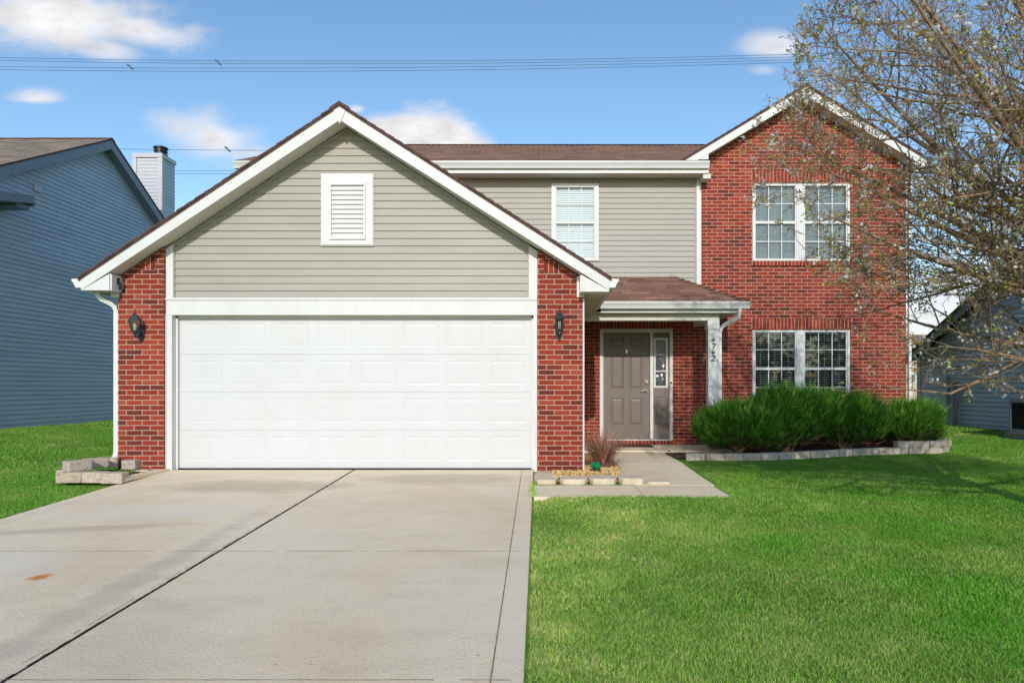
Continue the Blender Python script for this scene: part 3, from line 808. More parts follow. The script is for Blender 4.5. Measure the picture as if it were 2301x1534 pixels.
def rake(parent, x0, xr, x1, zr, sl, sr, y0, ysoff, th=.045, fh=.17, boxl=None, boxr=None, mat_='white'):
    """fascia boards, sloping soffit and the boxed returns of a gable overhang"""
    zt = lambda x: zr - th - (sl * (xr - x) if x < xr else sr * (x - xr))
    for (xe, sgn) in ((x0, -1), (x1, 1)):
        mb = MB(); y1 = y0 + .025
        A, B = (xe, zt(xe)), (xr, zt(xr)); C_, D_ = (xr, zt(xr) - fh), (xe, zt(xe) - fh + 0.03)
        mb.prism([A, B, C_, D_], 'y', y0, y1)
        bx = boxl if sgn < 0 else boxr
        if bx:
            xb, zb = bx
            zc = zt(xb) - fh
            mb.prism([(xe, zt(xe) - fh + .028), (xb, zc), (xb, zb), (xe, zb)], 'y', y0 + .004, y1)
            mb.box(min(xb, xb - sgn * .02), max(xb, xb - sgn * .02), y0 + .026, ysoff, zb, zc)
        mb.build('fascia', M[mat_], parent)
        mb = MB(); z_ = lambda x: zt(x) - fh + .03
        mb.poly([(xe, y1, z_(xe)), (xr, y1, z_(xr)), (xr, ysoff, z_(xr)), (xe, ysoff, z_(xe))])
        mb.build('soffit', M['soffit'], parent)
rake(groof, gl_e, gr_x, gr_e, gr_z, slL, slR, RF, GD + .03, boxl=(PX(245, RF), PZ(652, RF)), boxr=(PX(1307, RF), PZ(655, RF)))
# wedge block where the rake boards meet
mb = MB(); zt = gr_z - .045
mb.prism([(gr_x - .075, zt - .05), (gr_x, zt - .005), (gr_x + .075, zt - .05), (gr_x + .03, zt - .17), (gr_x + .004, zt - .225), (gr_x - .03, zt - .17)], 'y', RF - .014, RF - .001)
mb.build('peak_block', M['white'], groof)
# level eaves of the garage: fascia, soffit and gutter
def gutter_prof(x, z, s):     # K-style section, opening upward; s = side the lip faces
    return [(x, z), (x, z - .115), (x + s * .075, z - .115), (x + s * .105, z - .05), (x + s * .125, z - .03), (x + s * .125, z), (x + s * .118, z), (x + s * .118, z - .02), (x + s * .07, z - .105), (x + s * .006, z - .105), (x + s * .006, z)]
for (xe, xw, s, zb) in ((gl_e, PLX0, -1, PZ(652, RF)), (gr_e, PRX1, 1, PZ(655, RF))):
    mb = MB(); ze = g_top(xe) - .045
    mb.box(min(xe, xe - s * .02), max(xe, xe - s * .02), RF + .026, FS - .01, zb, ze)
    mb.build('fascia', M['white'], groof)
    mb = MB(); mb.poly([(xe - s * .02, RF + .03, zb + .004), (xe - s * .02, FS - .01, zb + .004), (xw - s * .05, FS - .01, zb + .004), (xw - s * .05, RF + .03, zb + .004)])
    mb.poly([(xw, GB + .2, zb), (xw, FS, zb), (xw, FS, zb + .25), (xw, GB + .2, zb + .25)])
    mb.build('soffit', M['soffit'], groof)
    mb = MB(); mb.prism(gutter_prof(xe + s * .002, ze + .01, s), 'y', RF + .01, FS - .05)
    mb.poly([(p[0], RF + .008, p[1]) for p in gutter_prof(xe + s * .002, ze + .01, s)[:6]])
    mb.build('gutter', M['gutter'], groof)
    # small white return block on the wall corner, under the boxed eave
    mb = MB(); xa, xb = (PX(252, GB), PX(269, GB)) if s < 0 else (PX(1296, GB), PX(1312, GB))
    za, zb2 = (PZ(668, GB), PZ(624, GB)) if s < 0 else (PZ(668, GB), PZ(622, GB))
    mb.box(xa, xb, GB - .025, GB + .19, za, zb2); mb.build('eave_return', M['white'], groof)
# corner strip on the right edge of the right pier
H(MB().box(PX(1309.5, GB), PX(1313, GB), GB - .004, GB + .1, -0.05, PZ(670, GB)), 'corner_strip', M['white'])

def downspout(path, parent, r=.04, name='downspout'):
    mb = MB()
    pts = [Vector(p) for p in path]; out = [pts[0]]
    for i in range(1, len(pts) - 1):      # soften the elbows
        a, p, b_ = pts[i - 1], pts[i], pts[i + 1]
        da, db = (a - p), (b_ - p); k = min(.07, da.length * .4, db.length * .4)
        out += [p + da.normalized() * k, p + (da.normalized() + db.normalized()) * k * .25, p + db.normalized() * k]
    out.append(pts[-1])
    mb.tube(out, r, 4, True)
    o = mb.build(name, M['gutter'], parent)
    return o
yd = GB + .06
downspout([(PX(213, 8.9), 8.95, PZ(655, 8.9)), (PX(219, 8.9), 8.95, PZ(668, 8.9)), (PX(262, yd), yd, PZ(688, yd)), (PX(262, yd), yd, PZ(1028, yd)), (PX(243, yd), yd - .12, PZ(1040, yd))], house)

# ---------------------------------------------------------------- two-storey part
BX0, BX1 = PX(1577, FB), PX(2036, FB)
HLX = -5.45
ar_x, ar_z, asl = PX(1811, 12.42), PZ(190, 12.42), 0.605
W1 = (PX(1691, FB), PX(1911, FB), PZ(586, FB), PZ(412, FB))
W2 = (PX(1691, FB), PX(1911, FB), PZ(586, FB) - (PZ(412, FB) - PZ(741, FB)), PZ(741, FB))
DRW = (PX(1349, FB), PX(1510, FB), PZ(989, FB), PZ(740, FB))
eave_z = PZ(362, 12.3)
def a_top(x): return ar_z - asl * abs(x - ar_x)
mb = MB()
wall(mb, [(BX0, -0.1), (BX1, -0.1), (BX1, a_top(BX1) - .2), (ar_x, a_top(ar_x) - .2), (BX0, a_top(BX0) - .2)], [W1, W2], FB, .09)
mb.poly([(BX0, FB, 2.5), (BX0, FS + .05, 2.5), (BX0, FS + .05, a_top(BX0) - .2), (BX0, FB, a_top(BX0) - .2)])
wall(mb, [(PRX1 - .3, -0.1), (BX0, -0.1), (BX0, 2.72), (PRX1 - .3, 2.72)], [DRW], FB, .07)
mb.poly([(BX1, FB, -0.1), (BX1, 20.5, -0.1), (BX1, 20.5, 5.3), (BX1, FB, 5.3)])
fwall = H(mb, 'front_wall', M['brick'])
# soldier lintels and rowlock sills
def soldiers(x0, x1, z0, z1, d, L=.2):
    mb = MB(); y = FB - d
    mb.poly([(x0, y, z0), (x1, y, z0), (x1, y, z1), (x0, y, z1)], uv=[(0.004, x0), (0.004, x1), (.211, x1), (.211, x0)])
    for (za, zb) in ((z0, z0), (z1, z1)): mb.poly([(x0, y, za), (x1, y, za), (x1, FB, za), (x0, FB, za)], uv=[(0.05, x0), (0.05, x1), (.1, x1), (.1, x0)])
    H(mb, 'soldier_course' if L > .15 else 'rowlock_sill', M['soldier'], fwall)
soldiers(W1[0] - .02, W1[1] + .02, W1[3] + .03, W1[3] + .235, .004); soldiers(W2[0] - .02, W2[1] + .02, W2[3] + .02, W2[3] + .225, .004)
soldiers(DRW[0] - .03, DRW[1] + .03, DRW[3] + .02, DRW[3] + .22, .004)
soldiers(W1[0] - .02, W1[1] + .02, W1[2] - .095, W1[2] - .004, .03, .1); soldiers(W2[0] - .02, W2[1] + .02, W2[2] - .095, W2[2] - .004, .03, .1)
soldiers(DRW[0] - .1, DRW[1] + .07, 0.033, DRW[2] - .004, .02, .1)
# mortar repair streak, a real line of pale mortar on the wall
# siding between
WS = (PX(1239, FS), PX(1345, FS), PZ(587, FS), PZ(414, FS))
mb = MB()
zs0 = 2.60
siding(mb, [(HLX, zs0), (BX0 - .0, zs0), (BX0 - .0, 5.12), (HLX, 5.12)], [WS], zs0, 0.1016, 0.021, lambda u, z, d: (u, FS - .005 - d, z))
H(mb, 'siding_wall', M['siding'])
for (a, b_) in ((PX(1564, FS), BX0 - .004), (HLX, HLX + .09)): H(MB().box(a, b_, FS - .045, FS, 2.7, 5.11), 'corner_board', M['white'], bevel=.003)
mb = MB()
mb.box(PX(1561, FS), PX(1564, FS) - .001, FS - .03, FS - .004, 2.7, 5.09)
H(mb, 'siding_channel', M['siding'])
mb = MB()      # side and back walls
mb.poly([(HLX, FS, -.1), (HLX, 20.5, -.1), (HLX, 20.5, 5.3), (HLX, FS, 5.3)]); mb.poly([(HLX, 20.5, -.1), (BX1, 20.5, -.1), (BX1, 20.5, 5.3), (HLX, 20.5, 5.3)])
ridge_y, ridge_z = 16.9, PZ(326, 16.9); ms = (ridge_z - (eave_z + .02)) / (ridge_y - 12.33)
for x in (HLX, BX1): mb.poly([(x, 12.8, 5.1), (x, 20.5, 5.1), (x, 20.5, 5.5), (x, ridge_y, ridge_z - .2), (x, 12.8, 5.35)])
H(mb, 'side_wall', M['siding'])
# floors inside, so the rooms behind the windows are closed and dim
mb = MB(); mb.box(HLX + .02, BX1 - .02, FS + .3, 20.4, 2.55, 2.75); mb.box(HLX + .02, BX1 - .02, 16.0, 16.1, 0.0, 2.54); mb.box(HLX + .02, BX1 - .02, 16.0, 16.1, 2.76, 5.2); mb.box(HLX + .02, BX1 - .02, FS + .3, 20.4, 5.201, 5.25)
mb.box(HLX + .02, BX1 - .02, FS + .11, 20.4, 0.0, 0.05)
H(mb, 'interior', M['roomdark'])

# main roof (ridge along x)
def xroof(name, x0, x1, ye, ze, yr, zr, yb, zb, parent, mat_='shingle', th=.045):
    mb = MB()
    for (ya, za) in ((ye, ze), (yb, zb)):
        L = math.hypot(yr - ya, zr - za)
        mb.poly([(x0, ya, za), (x1, ya, za), (x1, yr, zr), (x0, yr, zr)], uv=[(x0, 0), (x1, 0), (x1, L), (x0, L)])
        mb.poly([(x0, ya, za - th), (x1, ya, za - th), (x1, yr, zr - th), (x0, yr, zr - th)], mi=1)
        mb.poly([(x0, ya, za), (x1, ya, za), (x1, ya, za - th), (x0, ya, za - th)], mi=1)
        for x in (x0, x1): mb.poly([(x, ya, za), (x, yr, zr), (x, yr, zr - th), (x, ya, za - th)], mi=1)
    x = x0
    while x < x1 - .05:
        xe = min(x + .155, x1); s = (zr - ze) / (yr - ye)
        for sg in (-1, 1):
            mb.poly([(x, yr, zr + .028), (xe, yr, zr + .016), (xe, yr + sg * .13, zr + .016 - s * .13), (x, yr + sg * .13, zr + .028 - s * .13)], uv=[(x, 0), (xe, 0), (xe, .14), (x, .14)])
        x += .14
    return mb.build(name, [M[mat_], M['shingle_edge']], parent)
EX0 = PX(526, 12.3)
mroof = xroof('main_roof', EX0 - .03, PX(1585, 12.4), 12.33, eave_z + .02, ridge_y, ridge_z, 2 * ridge_y - 12.33, eave_z + .02, house)
zq = eave_z + .02 + ms * (12.95 - 12.33)
xroof('rear_slope', PX(1585, 12.4) + .001, BX1 + .25, 12.95, zq, ridge_y, ridge_z, 2 * ridge_y - 12.33, eave_z + .02, mroof)
croof = gable_roof('cross_gable_roof', ar_x - (BX1 - ar_x) - .30, ar_x, BX1 + .30, ar_z, asl, asl, 12.405, 15.9)
bxl = ar_x - (BX1 - ar_x) - .26
rake(croof, bxl, ar_x, BX1 + .26, ar_z, asl, asl, 12.42, FB + .01, boxr=(BX1 + .02, a_top(BX1 + .26) - .045 - .2))
mb = MB(); zt = ar_z - .045
mb.prism([(ar_x - .07, zt - .045), (ar_x, zt - .004), (ar_x + .07, zt - .045), (ar_x + .045, zt - .2), (ar_x - .045, zt - .2)], 'y', 12.406, 12.419)
mb.build('peak_block', M['white'], croof)
mb = MB(); xg = PX(1540, 12.42); za_, zb_ = PZ(357, 12.4), a_top(xg)    # flat base board under the left rake end
mb.prism([(PX(1540, 12.4), PZ(357, 12.4)), (PX(1593, 12.4), PZ(357, 12.4)), (PX(1593, 12.4), a_top(PX(1593, 12.4)) - .2)], 'y', 12.43, 12.45)
mb.build('fascia', M['white'], croof)
# front eave of the main roof: gutter, fascia, soffit
def gutter_front(x0, x1, y, z, parent):
    mb = MB()
    prof = [(y, z), (y, z - .115), (y - .075, z - .115), (y - .09, z - .075), (y - .115, z - .035), (y - .125, z - .03), (y - .125, z), (y - .118, z), (y - .118, z - .02), (y - .07, z - .105), (y - .006, z - .105), (y - .006, z)]
    mb.prism(prof, 'x', x0, x1); mb.box(x0, x1, y - .131, y - .1255, z - .012, z + .001)
    return mb.build('gutter', M['gutter'], parent)
EX1 = PX(1595, 12.3)
gutter_front(EX0 - .03, EX1, 12.42, eave_z, mroof)
zso = PZ(389, 12.4)
mb = MB(); mb.box(EX0, PX(1592, 12.42), 12.421, 12.445, zso, eave_z); mb.box(EX0, PX(1592, 12.42), 12.40, 12.42, zso, PZ(380, 12.4)); mb.build('fascia', M['white'], mroof)
mb = MB(); mb.box(EX0, BX0 - .003, 12.446, FS, zso + .004, zso + .012); mb.box(PX(1575, 12.6), PX(1592, 12.6), 12.43, FB - .003, zso - .09, zso - .001)
mb.build('soffit', M['soffit'], mroof)

# porch: roof, gutter, beam, column
PY = 11.35
pz = PZ(678, PY); ptz = PZ(622, FB); pxl, pxr = 1.045, PX(1684, PY)
mb = MB()
xhip = PX(1512, FB); yb = FB - .006
L = math.hypot(yb - PY, ptz - pz)
mb.poly([(pxl, PY, pz), (pxr, PY, pz), (xhip, yb, ptz), (pxl, yb, ptz)], uv=[(pxl, 0), (pxr, 0), (xhip, L), (pxl, L)])
mb.poly([(pxr, PY, pz), (pxr, yb, pz), (xhip, yb, ptz)], uv=[(PY, 0), (yb, 0), (yb, math.hypot(pxr - xhip, ptz - pz))])
mb.box(pxl, pxr, PY, yb, pz - .03, pz - .002, mi=1)
n = 12
for k in range(n):
    t, t2 = k / n, (k + 1) / n
    A = Vector((pxr, PY, pz)).lerp(Vector((xhip, yb, ptz)), t); B = Vector((pxr, PY, pz)).lerp(Vector((xhip, yb, ptz)), t2)
    mb.poly([(A.x - .1, A.y + .0, A.z + .012), (A.x, A.y - .0, A.z + .03), (B.x, B.y, B.z + .015), (B.x - .1, B.y, B.z + .0)], uv=[(0, t), (.1, t), (.1, t2), (0, t2)])
    mb.poly([(A.x, A.y, A.z + .03), (A.x + .04, A.y + .1, A.z + .005), (B.x + .04, B.y + .1, B.z), (B.x, B.y, B.z + .015)], uv=[(0, t), (.1, t), (.1, t2), (0, t2)])
proof = mb.build('porch_roof', [M['shingle'], M['shingle_edge']], house)
gutter_front(PX(1348, PY - .1), PX(1687, PY - .1), PY + .02, pz - .005, proof)
mb = MB(); fzb = PZ(702, PY)
mb.box(pxl + .02, PX(1666, PY), PY + .03, PY + .05, fzb, pz - .03); mb.box(PX(1666, PY) - .02, PX(1666, PY), PY + .051, FB - .003, fzb, pz - .03)
mb.build('fascia', M['white'], proof)
mb = MB(); mb.box(PRX1 + .002, PX(1666, PY) - .021, PY + .051, FB - .003, fzb + .006, fzb + .016); mb.build('ceiling', M['soffit'], proof)
CY = 11.52
bz0 = PZ(720, CY)
mb = MB(); mb.box(PRX1 + .003, PX(1617, CY), CY, CY + .19, bz0, fzb + .005)
mb.box(PX(1617, CY) - .19, PX(1617, CY) - .002, CY + .191, FB - .003, bz0, fzb + .004)
H(mb, 'porch_beam', M['soffit'], bevel=.004)
cx0, cx1 = PX(1591.5, CY), PX(1615, CY)
mb = MB(); mb.box(cx0 + .012, cx1 - .012, CY + .012, CY + .19, 0.03, bz0 - .001)
mb.box(cx0, cx0 + .03, CY, CY + .011, .03, bz0 - .16); mb.box(cx1 - .03, cx1, CY, CY + .011, .03, bz0 - .16)
colm = H(mb, 'porch_column', M['white'], bevel=.003)
mb = MB(); mb.box(cx0 - .012, cx1 + .012, CY - .012, CY + .2, bz0 - .145, bz0 - .0015); mb.box(cx0 - .004, cx1 + .004, CY - .005, CY + .2, bz0 - .16, bz0 - .1455)
mb.build('capital', M['white'], colm, bevel=.003)
mb = MB(); mb.box(cx0 - .012, cx1 + .012, CY - .012, CY + .2, .034, .2); mb.build('base', M['white'], colm, bevel=.003)
# house number 4742, slanted bold figures down the column
def strokes(ch):
    return {'4': [[(.62, 1.0), (.28, .42), (.3, .36), (.86, .46)], [(.74, .72), (.5, -.02)]],
            '7': [[(.2, .82), (.28, .97), (.9, .93)], [(.9, .93), (.62, .5), (.42, 0)]],
            '2': [[(.2, .72), (.3, .92), (.58, 1.0), (.78, .86), (.74, .66), (.5, .36), (.12, .06)], [(.12, .06), (.4, .12), (.62, .0), (.86, .1)]]}[ch]
cxm = (cx0 + cx1) / 2
for ch, py, hh in (('4', 770, .108), ('7', 784, .098), ('4', 797.5, .096), ('2', 811, .098)):
    mb = MB(); z0 = PZ(py, CY); w_ = .095
    for st in strokes(ch):
        pts = [(cxm - w_ / 2 + u * w_ + (v - .5) * .012, CY - .002, z0 + v * hh) for u, v in st]
        n_ = len(pts); rad = [.005 + .0045 * math.sin(math.pi * i / max(1, n_ - 1)) for i in range(n_)]
        mb.tube(pts, rad, 5)
    mb.build('house_number', M['dark'], colm)
downspout([(PX(1662, PY - .05), PY - .05, pz - .10), (PX(1660, PY), PY, PZ(713, PY)), (PX(1651, PY), PY + .03, PZ(717, PY)), (PX(1624, CY), CY + .06, PZ(733, CY)), (PX(1620, CY), CY + .06, PZ(745, CY)), (PX(1620, CY), CY + .06, .04)], house, .036)
downspout([(BX1 + .05, FB - .03, 5.15), (BX1 + .05, FB - .03, .0)], house, .035)

# front door, sidelight and frame
yD = FB + .045
fx0, fx1, fz0, fz1 = DRW
mb = MB(); y0, y1 = FB + .0, FB + .068
dl, dr = PX(1356, FB), PX(1461, FB); sl0, sl1 = PX(1468, FB), PX(1505, FB); dtop = PZ(747, FB)
mb.box(fx0 + .002, dl, y0, y1, fz0 + .02, fz1 - .002); mb.box(dr, sl0, y0, y1, fz0 + .02, dtop - .001); mb.box(sl1, fx1 - .002, y0, y1, fz0 + .02, fz1 - .002)
mb.box(dl + .0005, sl1 - .0005, y0, y1, dtop, fz1 - .002); mb.box(fx0 + .002, fx1 - .002, y0 - .03, y1, fz0 - .003, fz0 + .0195)
mb.box(fx0 - .012, fx0 + .03, y0 - .014, y0 - .001, fz0 + .02, fz1 + .012); mb.box(fx1 - .03, fx1 + .012, y0 - .014, y0 - .001, fz0 + .02, fz1 + .012); mb.box(fx0 + .031, fx1 - .031, y0 - .014, y0 - .001, fz1 - .02, fz1 + .012)
dfr = H(mb, 'door_frame', M['white'], bevel=.003)
mb = MB(); a, b_ = dl + .004, dr - .004; zb = fz0 + .023; zt_ = dtop - .005; wd = b_ - a; ht = zt_ - zb
c1, c2, c3, c4 = a + wd * .155, a + wd * .44, a + wd * .56, a + wd * .845
rects = []
for (p, q) in ((c1, c2), (c3, c4)):
    rects += [(p, q, zb + ht * .13, zb + ht * .385), (p, q, zb + ht * .475, zb + ht * .79), (p, q, zb + ht * .865, zb + ht * .95)]
panels(mb, a, b_, zb, zt_, yD - .012, rects, .011, .022, .028)
fdoor = H(mb, 'front_door', M['door'])
mb = MB(); hx = PX(1452.5, FB); z = PZ(857, FB)
mb.lathe(0, 0, [(0, 0)], 3) if False else None
mb.prism([(hx + .028 * math.cos(t) * 1.05, z + .045 * math.sin(t)) for t in np.linspace(0, 2 * math.pi, 17)[:-1]], 'y', yD - .045, yD - .0115)
mb.prism([(hx + .017 * math.cos(t), z - .004 + .02 * math.sin(t)) for t in np.linspace(0, 2 * math.pi, 13)[:-1]], 'y', yD - .06, yD - .0455)
H(mb, 'deadbolt', M['metal'], fdoor)
mb = MB(); z = PZ(877, FB)
mb.prism([(hx + .03 * math.cos(t), z + .03 * math.sin(t)) for t in np.linspace(0, 2 * math.pi, 17)[:-1]], 'y', yD - .03, yD - .0115)
mb.tube([(hx, yD - .03, z), (hx, yD - .06, z), (hx - .03, yD - .066, z + .003), (hx - .09, yD - .062, z - .006), (hx - .115, yD - .06, z - .012)], [.013, .012, .011, .009, .006], 6)
H(mb, 'handle', M['metal'], fdoor)
mb = MB(); kx, kz = a + wd * .5, PZ(789, FB)
mb.prism([(kx + .014 * math.cos(t), kz + .034 * math.sin(t)) for t in np.linspace(0, 2 * math.pi, 15)[:-1]], 'y', yD - .03, yD - .0115)
H(mb, 'knocker', M['metal'], fdoor)
# sidelight
gx0, gx1, gz0, gz1 = PX(1469.5, FB), PX(1501, FB), PZ(871, FB), PZ(759, FB)
mb = MB(); hs_ = (gx0 + .02, gx1 - .02, gz0 + .03, gz1 - .03)
for c_, _, _ in cells([(sl0, zb), (sl1, zb), (sl1, zt_), (sl0, zt_)], [(gx0, gx1, gz0, gz1), (sl0 + .03, sl1 - .03, zb + ht * .13, zb + ht * .40)]): mb.poly([(p[0], yD - .012, p[1]) for p in c_])
panels(mb, sl0 + .03, sl1 - .03, zb + ht * .13, zb + ht * .40, yD - .012, [(sl0 + .031, sl1 - .031, zb + ht * .132, zb + ht * .398)], .01, .02, .02)
side = H(mb, 'sidelight', M['door'])
mb = MB(); fw = .035
mb.box(gx0, gx0 + fw, yD - .03, yD, gz0, gz1); mb.box(gx1 - fw, gx1, yD - .03, yD, gz0, gz1); mb.box(gx0 + fw + .0005, gx1 - fw - .0005, yD - .03, yD, gz0, gz0 + fw); mb.box(gx0 + fw + .0005, gx1 - fw - .0005, yD - .03, yD, gz1 - fw, gz1)
for k in (1, 2):
    z = gz0 + (gz1 - gz0) * k / 3; mb.box(gx0 + fw + .0005, gx1 - fw - .0005, yD - .024, yD - .006, z - .009, z + .009)
mb.build('sidelight_frame', M['white'], side)
mb = MB(); mb.poly([(gx0 + .01, yD - .004, gz0 + .01), (gx1 - .01, yD - .004, gz0 + .01), (gx1 - .01, yD - .004, gz1 - .01), (gx0 + .01, yD - .004, gz1 - .01)])
mb.build('sidelight_pane', M['leaded'], side)
mb = MB(); dx, dz = PX(1507.5, FB), PZ(864, FB)
mb.box(dx - .016, dx + .016, FB - .045, FB - .0145, dz - .065, dz + .065); dbell = H(mb, 'doorbell', M['white'], bevel=.004)
MB().box(dx - .017, dx + .017, FB - .048, FB - .044, dz + .02, dz + .055).build('camera_eye', M['dark'], dbell)

# windows
def window(x0, x1, z0, z1, y, fw=.05, mode='closed', cols=3, tilt=.5, raise_=0.0):
    """one double-hung unit; y is the outer face of its frame"""
    mb = MB(); zm = (z0 + z1) / 2; g = .0006
    mb.box(x0, x0 + fw, y, y + .07, z0, z1); mb.box(x1 - fw, x1, y, y + .07, z0, z1)
    mb.box(x0 + fw + g, x1 - fw - g, y, y + .07, z0, z0 + fw * .9); mb.box(x0 + fw + g, x1 - fw - g, y, y + .07, z1 - fw * .9, z1)
    mb.box(x0 + fw + g, x1 - fw - g, y + .012, y + .055, zm - .026, zm + .026)
    s0, s1 = x0 + fw + g, x1 - fw - g; sw = .022
    for (a, b_) in ((z0 + fw * .9, zm - .026), (zm + .026, z1 - fw * .9)):
        mb.box(s0, s0 + sw, y + .018, y + .05, a + g, b_ - g); mb.box(s1 - sw, s1, y + .018, y + .05, a + g, b_ - g)
    o = H(mb, 'window', M['white'], bevel=.002)
    mb = MB()
    for (a, b_) in ((z0 + fw * .9, zm - .026), (zm + .026, z1 - fw * .9)):
        for k in range(1, cols):
            x = s0 + sw + (s1 - s0 - 2 * sw) * k / cols; mb.box(x - .008, x + .008, y + .030, y + .037, a + g, b_ - g)
        z = (a + b_) / 2; mb.box(s0 + sw + g, s1 - sw - g, y + .0305, y + .0375, z - .008, z + .008)
    mb.build('grille', M['white'], o)
    mb = MB(); mb.poly([(x0 + .02, y + .041, z0 + .02), (x1 - .02, y + .041, z0 + .02), (x1 - .02, y + .041, z1 - .02), (x0 + .02, y + .041, z1 - .02)])
    mb.build('pane', M['glass'], o)
    mb = MB(); yb_ = y + .085; pitch = .043; z = z1 - fw - .03
    mb.box(x0 + .03, x1 - .03, yb_ - .02, yb_ + .02, z1 - .06, z1 - .03)
    c, s = math.cos(tilt) * .024, math.sin(tilt) * .024
    while z > z0 + .03 + raise_:
        zz = z + random.uniform(-.002, .002)
        mb.poly([(x0 + .035, yb_ - c, zz - s), (x1 - .035, yb_ - c, zz - s + random.uniform(-.0015, .0015)), (x1 - .035, yb_ + c, zz + s), (x0 + .035, yb_ + c, zz + s)])
        z -= pitch
    if raise_: mb.box(x0 + .035, x1 - .035, yb_ - .018, yb_ + .018, z + .01, z + .04)
    for k in (.2, .5, .8):
        x = x0 + (x1 - x0) * k; mb.box(x - .0015, x + .0015, yb_ - .026, yb_ - .025, z0 + .05 + raise_, z1 - .05)
    mb.build('blind', M['blindw' if mode == 'closed' else 'blind'], o)
    return o
tag(window(*WS, FS - .05, .075, 'closed', 3, 1.25), 'white framed upstairs window with closed pale blinds')
mx = PX(1799, FB)
for i, (W_, til) in enumerate(((W1, -0.75), (W2, 0.2))):
    window(W_[0] + .002, mx - .03, W_[2] + .002, W_[3] - .002, FB + .012, .045, 'o', 3, til)
    window(mx + .03, W_[1] - .002, W_[2] + .002, W_[3] - .002, FB + .012, .045, 'o', 3, til)
    H(MB().box(mx - .0295, mx + .0295, FB + .004, FB + .08, W_[2] + .002, W_[3] - .002), 'mullion', M['white'], bevel=.002)

# ------------------------------------------------------------------ things on and around the house
def lantern(x, z, label):
    t = empty('wall_lantern', (x, GB, z)); tag(t, label, 'lantern', 'lanterns beside the garage door')
    yl = GB - .15
    mb = MB()
    mb.prism([(x + .055 * math.cos(a) * (1 if math.sin(a) > 0 else .8), z - .11 + .115 * math.sin(a)) for a in np.linspace(0, 2 * math.pi, 17)[:-1]], 'y', GB - .022, GB - .001)
    mb.build('backplate', M['lampmetal'], t, bevel=.003)
    mb = MB(); mb.tube([(x, GB - .02, z - .1), (x, GB - .06, z - .16), (x, GB - .11, z - .17), (x, yl, z - .12), (x, yl, z - .08)], .011, 6)
    mb.tube([(x, GB - .02, z - .05), (x, GB - .05, z + .02), (x, GB - .06, z + .03)], .008, 6)
    mb.build('arm', M['lampmetal'], t)
    mb = MB()
    mb.lathe(x, yl, [(0, z + .205), (.006, z + .2), (.004, z + .17), (.012, z + .155), (.006, z + .145), (.02, z + .135), (.05, z + .1), (.06, z + .075), (.075, z + .05), (.078, z + .035), (.06, z + .034), (0, z + .034)], 6)
    mb.build('cap', M['lampmetal'], t)
    mb = MB(); r0, r1 = .066, .04
    for k in range(6):
        a = math.pi / 3 * (k + .5)
        mb.tube([(x + r0 * math.cos(a), yl + r0 * math.sin(a), z + .036), (x + r1 * math.cos(a), yl + r1 * math.sin(a), z - .085)], .005, 4)
    mb.lathe(x, yl, [(0, z - .083), (.045, z - .083), (.045, z - .095), (.022, z - .115), (.03, z - .125), (.012, z - .14), (.014, z - .155), (.003, z - .185), (0, z - .186)], 8)
    mb.build('cage', M['lampmetal'], t)
    mb = MB(); mb.lathe(x, yl, [(.061, z + .034), (.036, z - .083)], 6); mb.build('glass', M['lampglass'], t)
    mb = MB(); mb.lathe(x, yl, [(0, z + .02), (.014, z + .01), (.022, z - .02), (.014, z - .05), (.014, z - .083)], 8); mb.build('bulb', M['bulb'], t, smooth=True)
    return t
lantern(PX(308, GB - .1), PZ(729, GB - .1), 'dark wall lantern on the brick pier left of the garage door')
lantern(PX(1257, GB - .1), PZ(724, GB - .1), 'dark wall lantern on the brick pier between garage door and porch')
# flood light and camera tucked at the left eave
x, z = PX(257, 8.85), PZ(631, 8.85)
t = empty('security_camera', (x, 8.9, z)); tag(t, 'small black security camera under the left end of the garage eave', 'camera')
mb = MB(); mb.box(x - .03, x + .03, 8.86, 8.93, z - .045, z + .045); mb.build('body', M['dark'], t, bevel=.008)
mb = MB(); mb.prism([(x - .045 + .022 * math.cos(a), z + .022 * math.sin(a)) for a in np.linspace(0, 2 * math.pi, 13)[:-1]], 'y', 8.85, 8.9); mb.build('lens', M['dark'], t)
x, z = PX(271, 8.92), PZ(642, 8.92)
t = empty('motion_sensor', (x, 8.92, z)); tag(t, 'small grey oval sensor on the top left corner of the left brick pier', 'sensor')
mb = MB(); mb.prism([(x + .035 * math.cos(a), z + .065 * math.sin(a)) for a in np.linspace(0, 2 * math.pi, 19)[:-1]], 'y', 8.9, 8.944); mb.build('housing', M['greyplastic'], t, bevel=.01)
mb = MB(); mb.prism([(x + .028 * math.cos(a) + .006, z + .055 * math.sin(a)) for a in np.linspace(0, 2 * math.pi, 15)[:-1]], 'y', 8.893, 8.8995); mb.build('cover', M['dark'], t)
# doormat
mb = MB(); mb.box(PX(1372, 12.5), PX(1462, 12.5), 12.12, 12.62, .033, .05)
tag(mb.build('doormat', M['mat'], bevel=.005), 'thin dark red doormat lying in front of the front door', 'doormat')

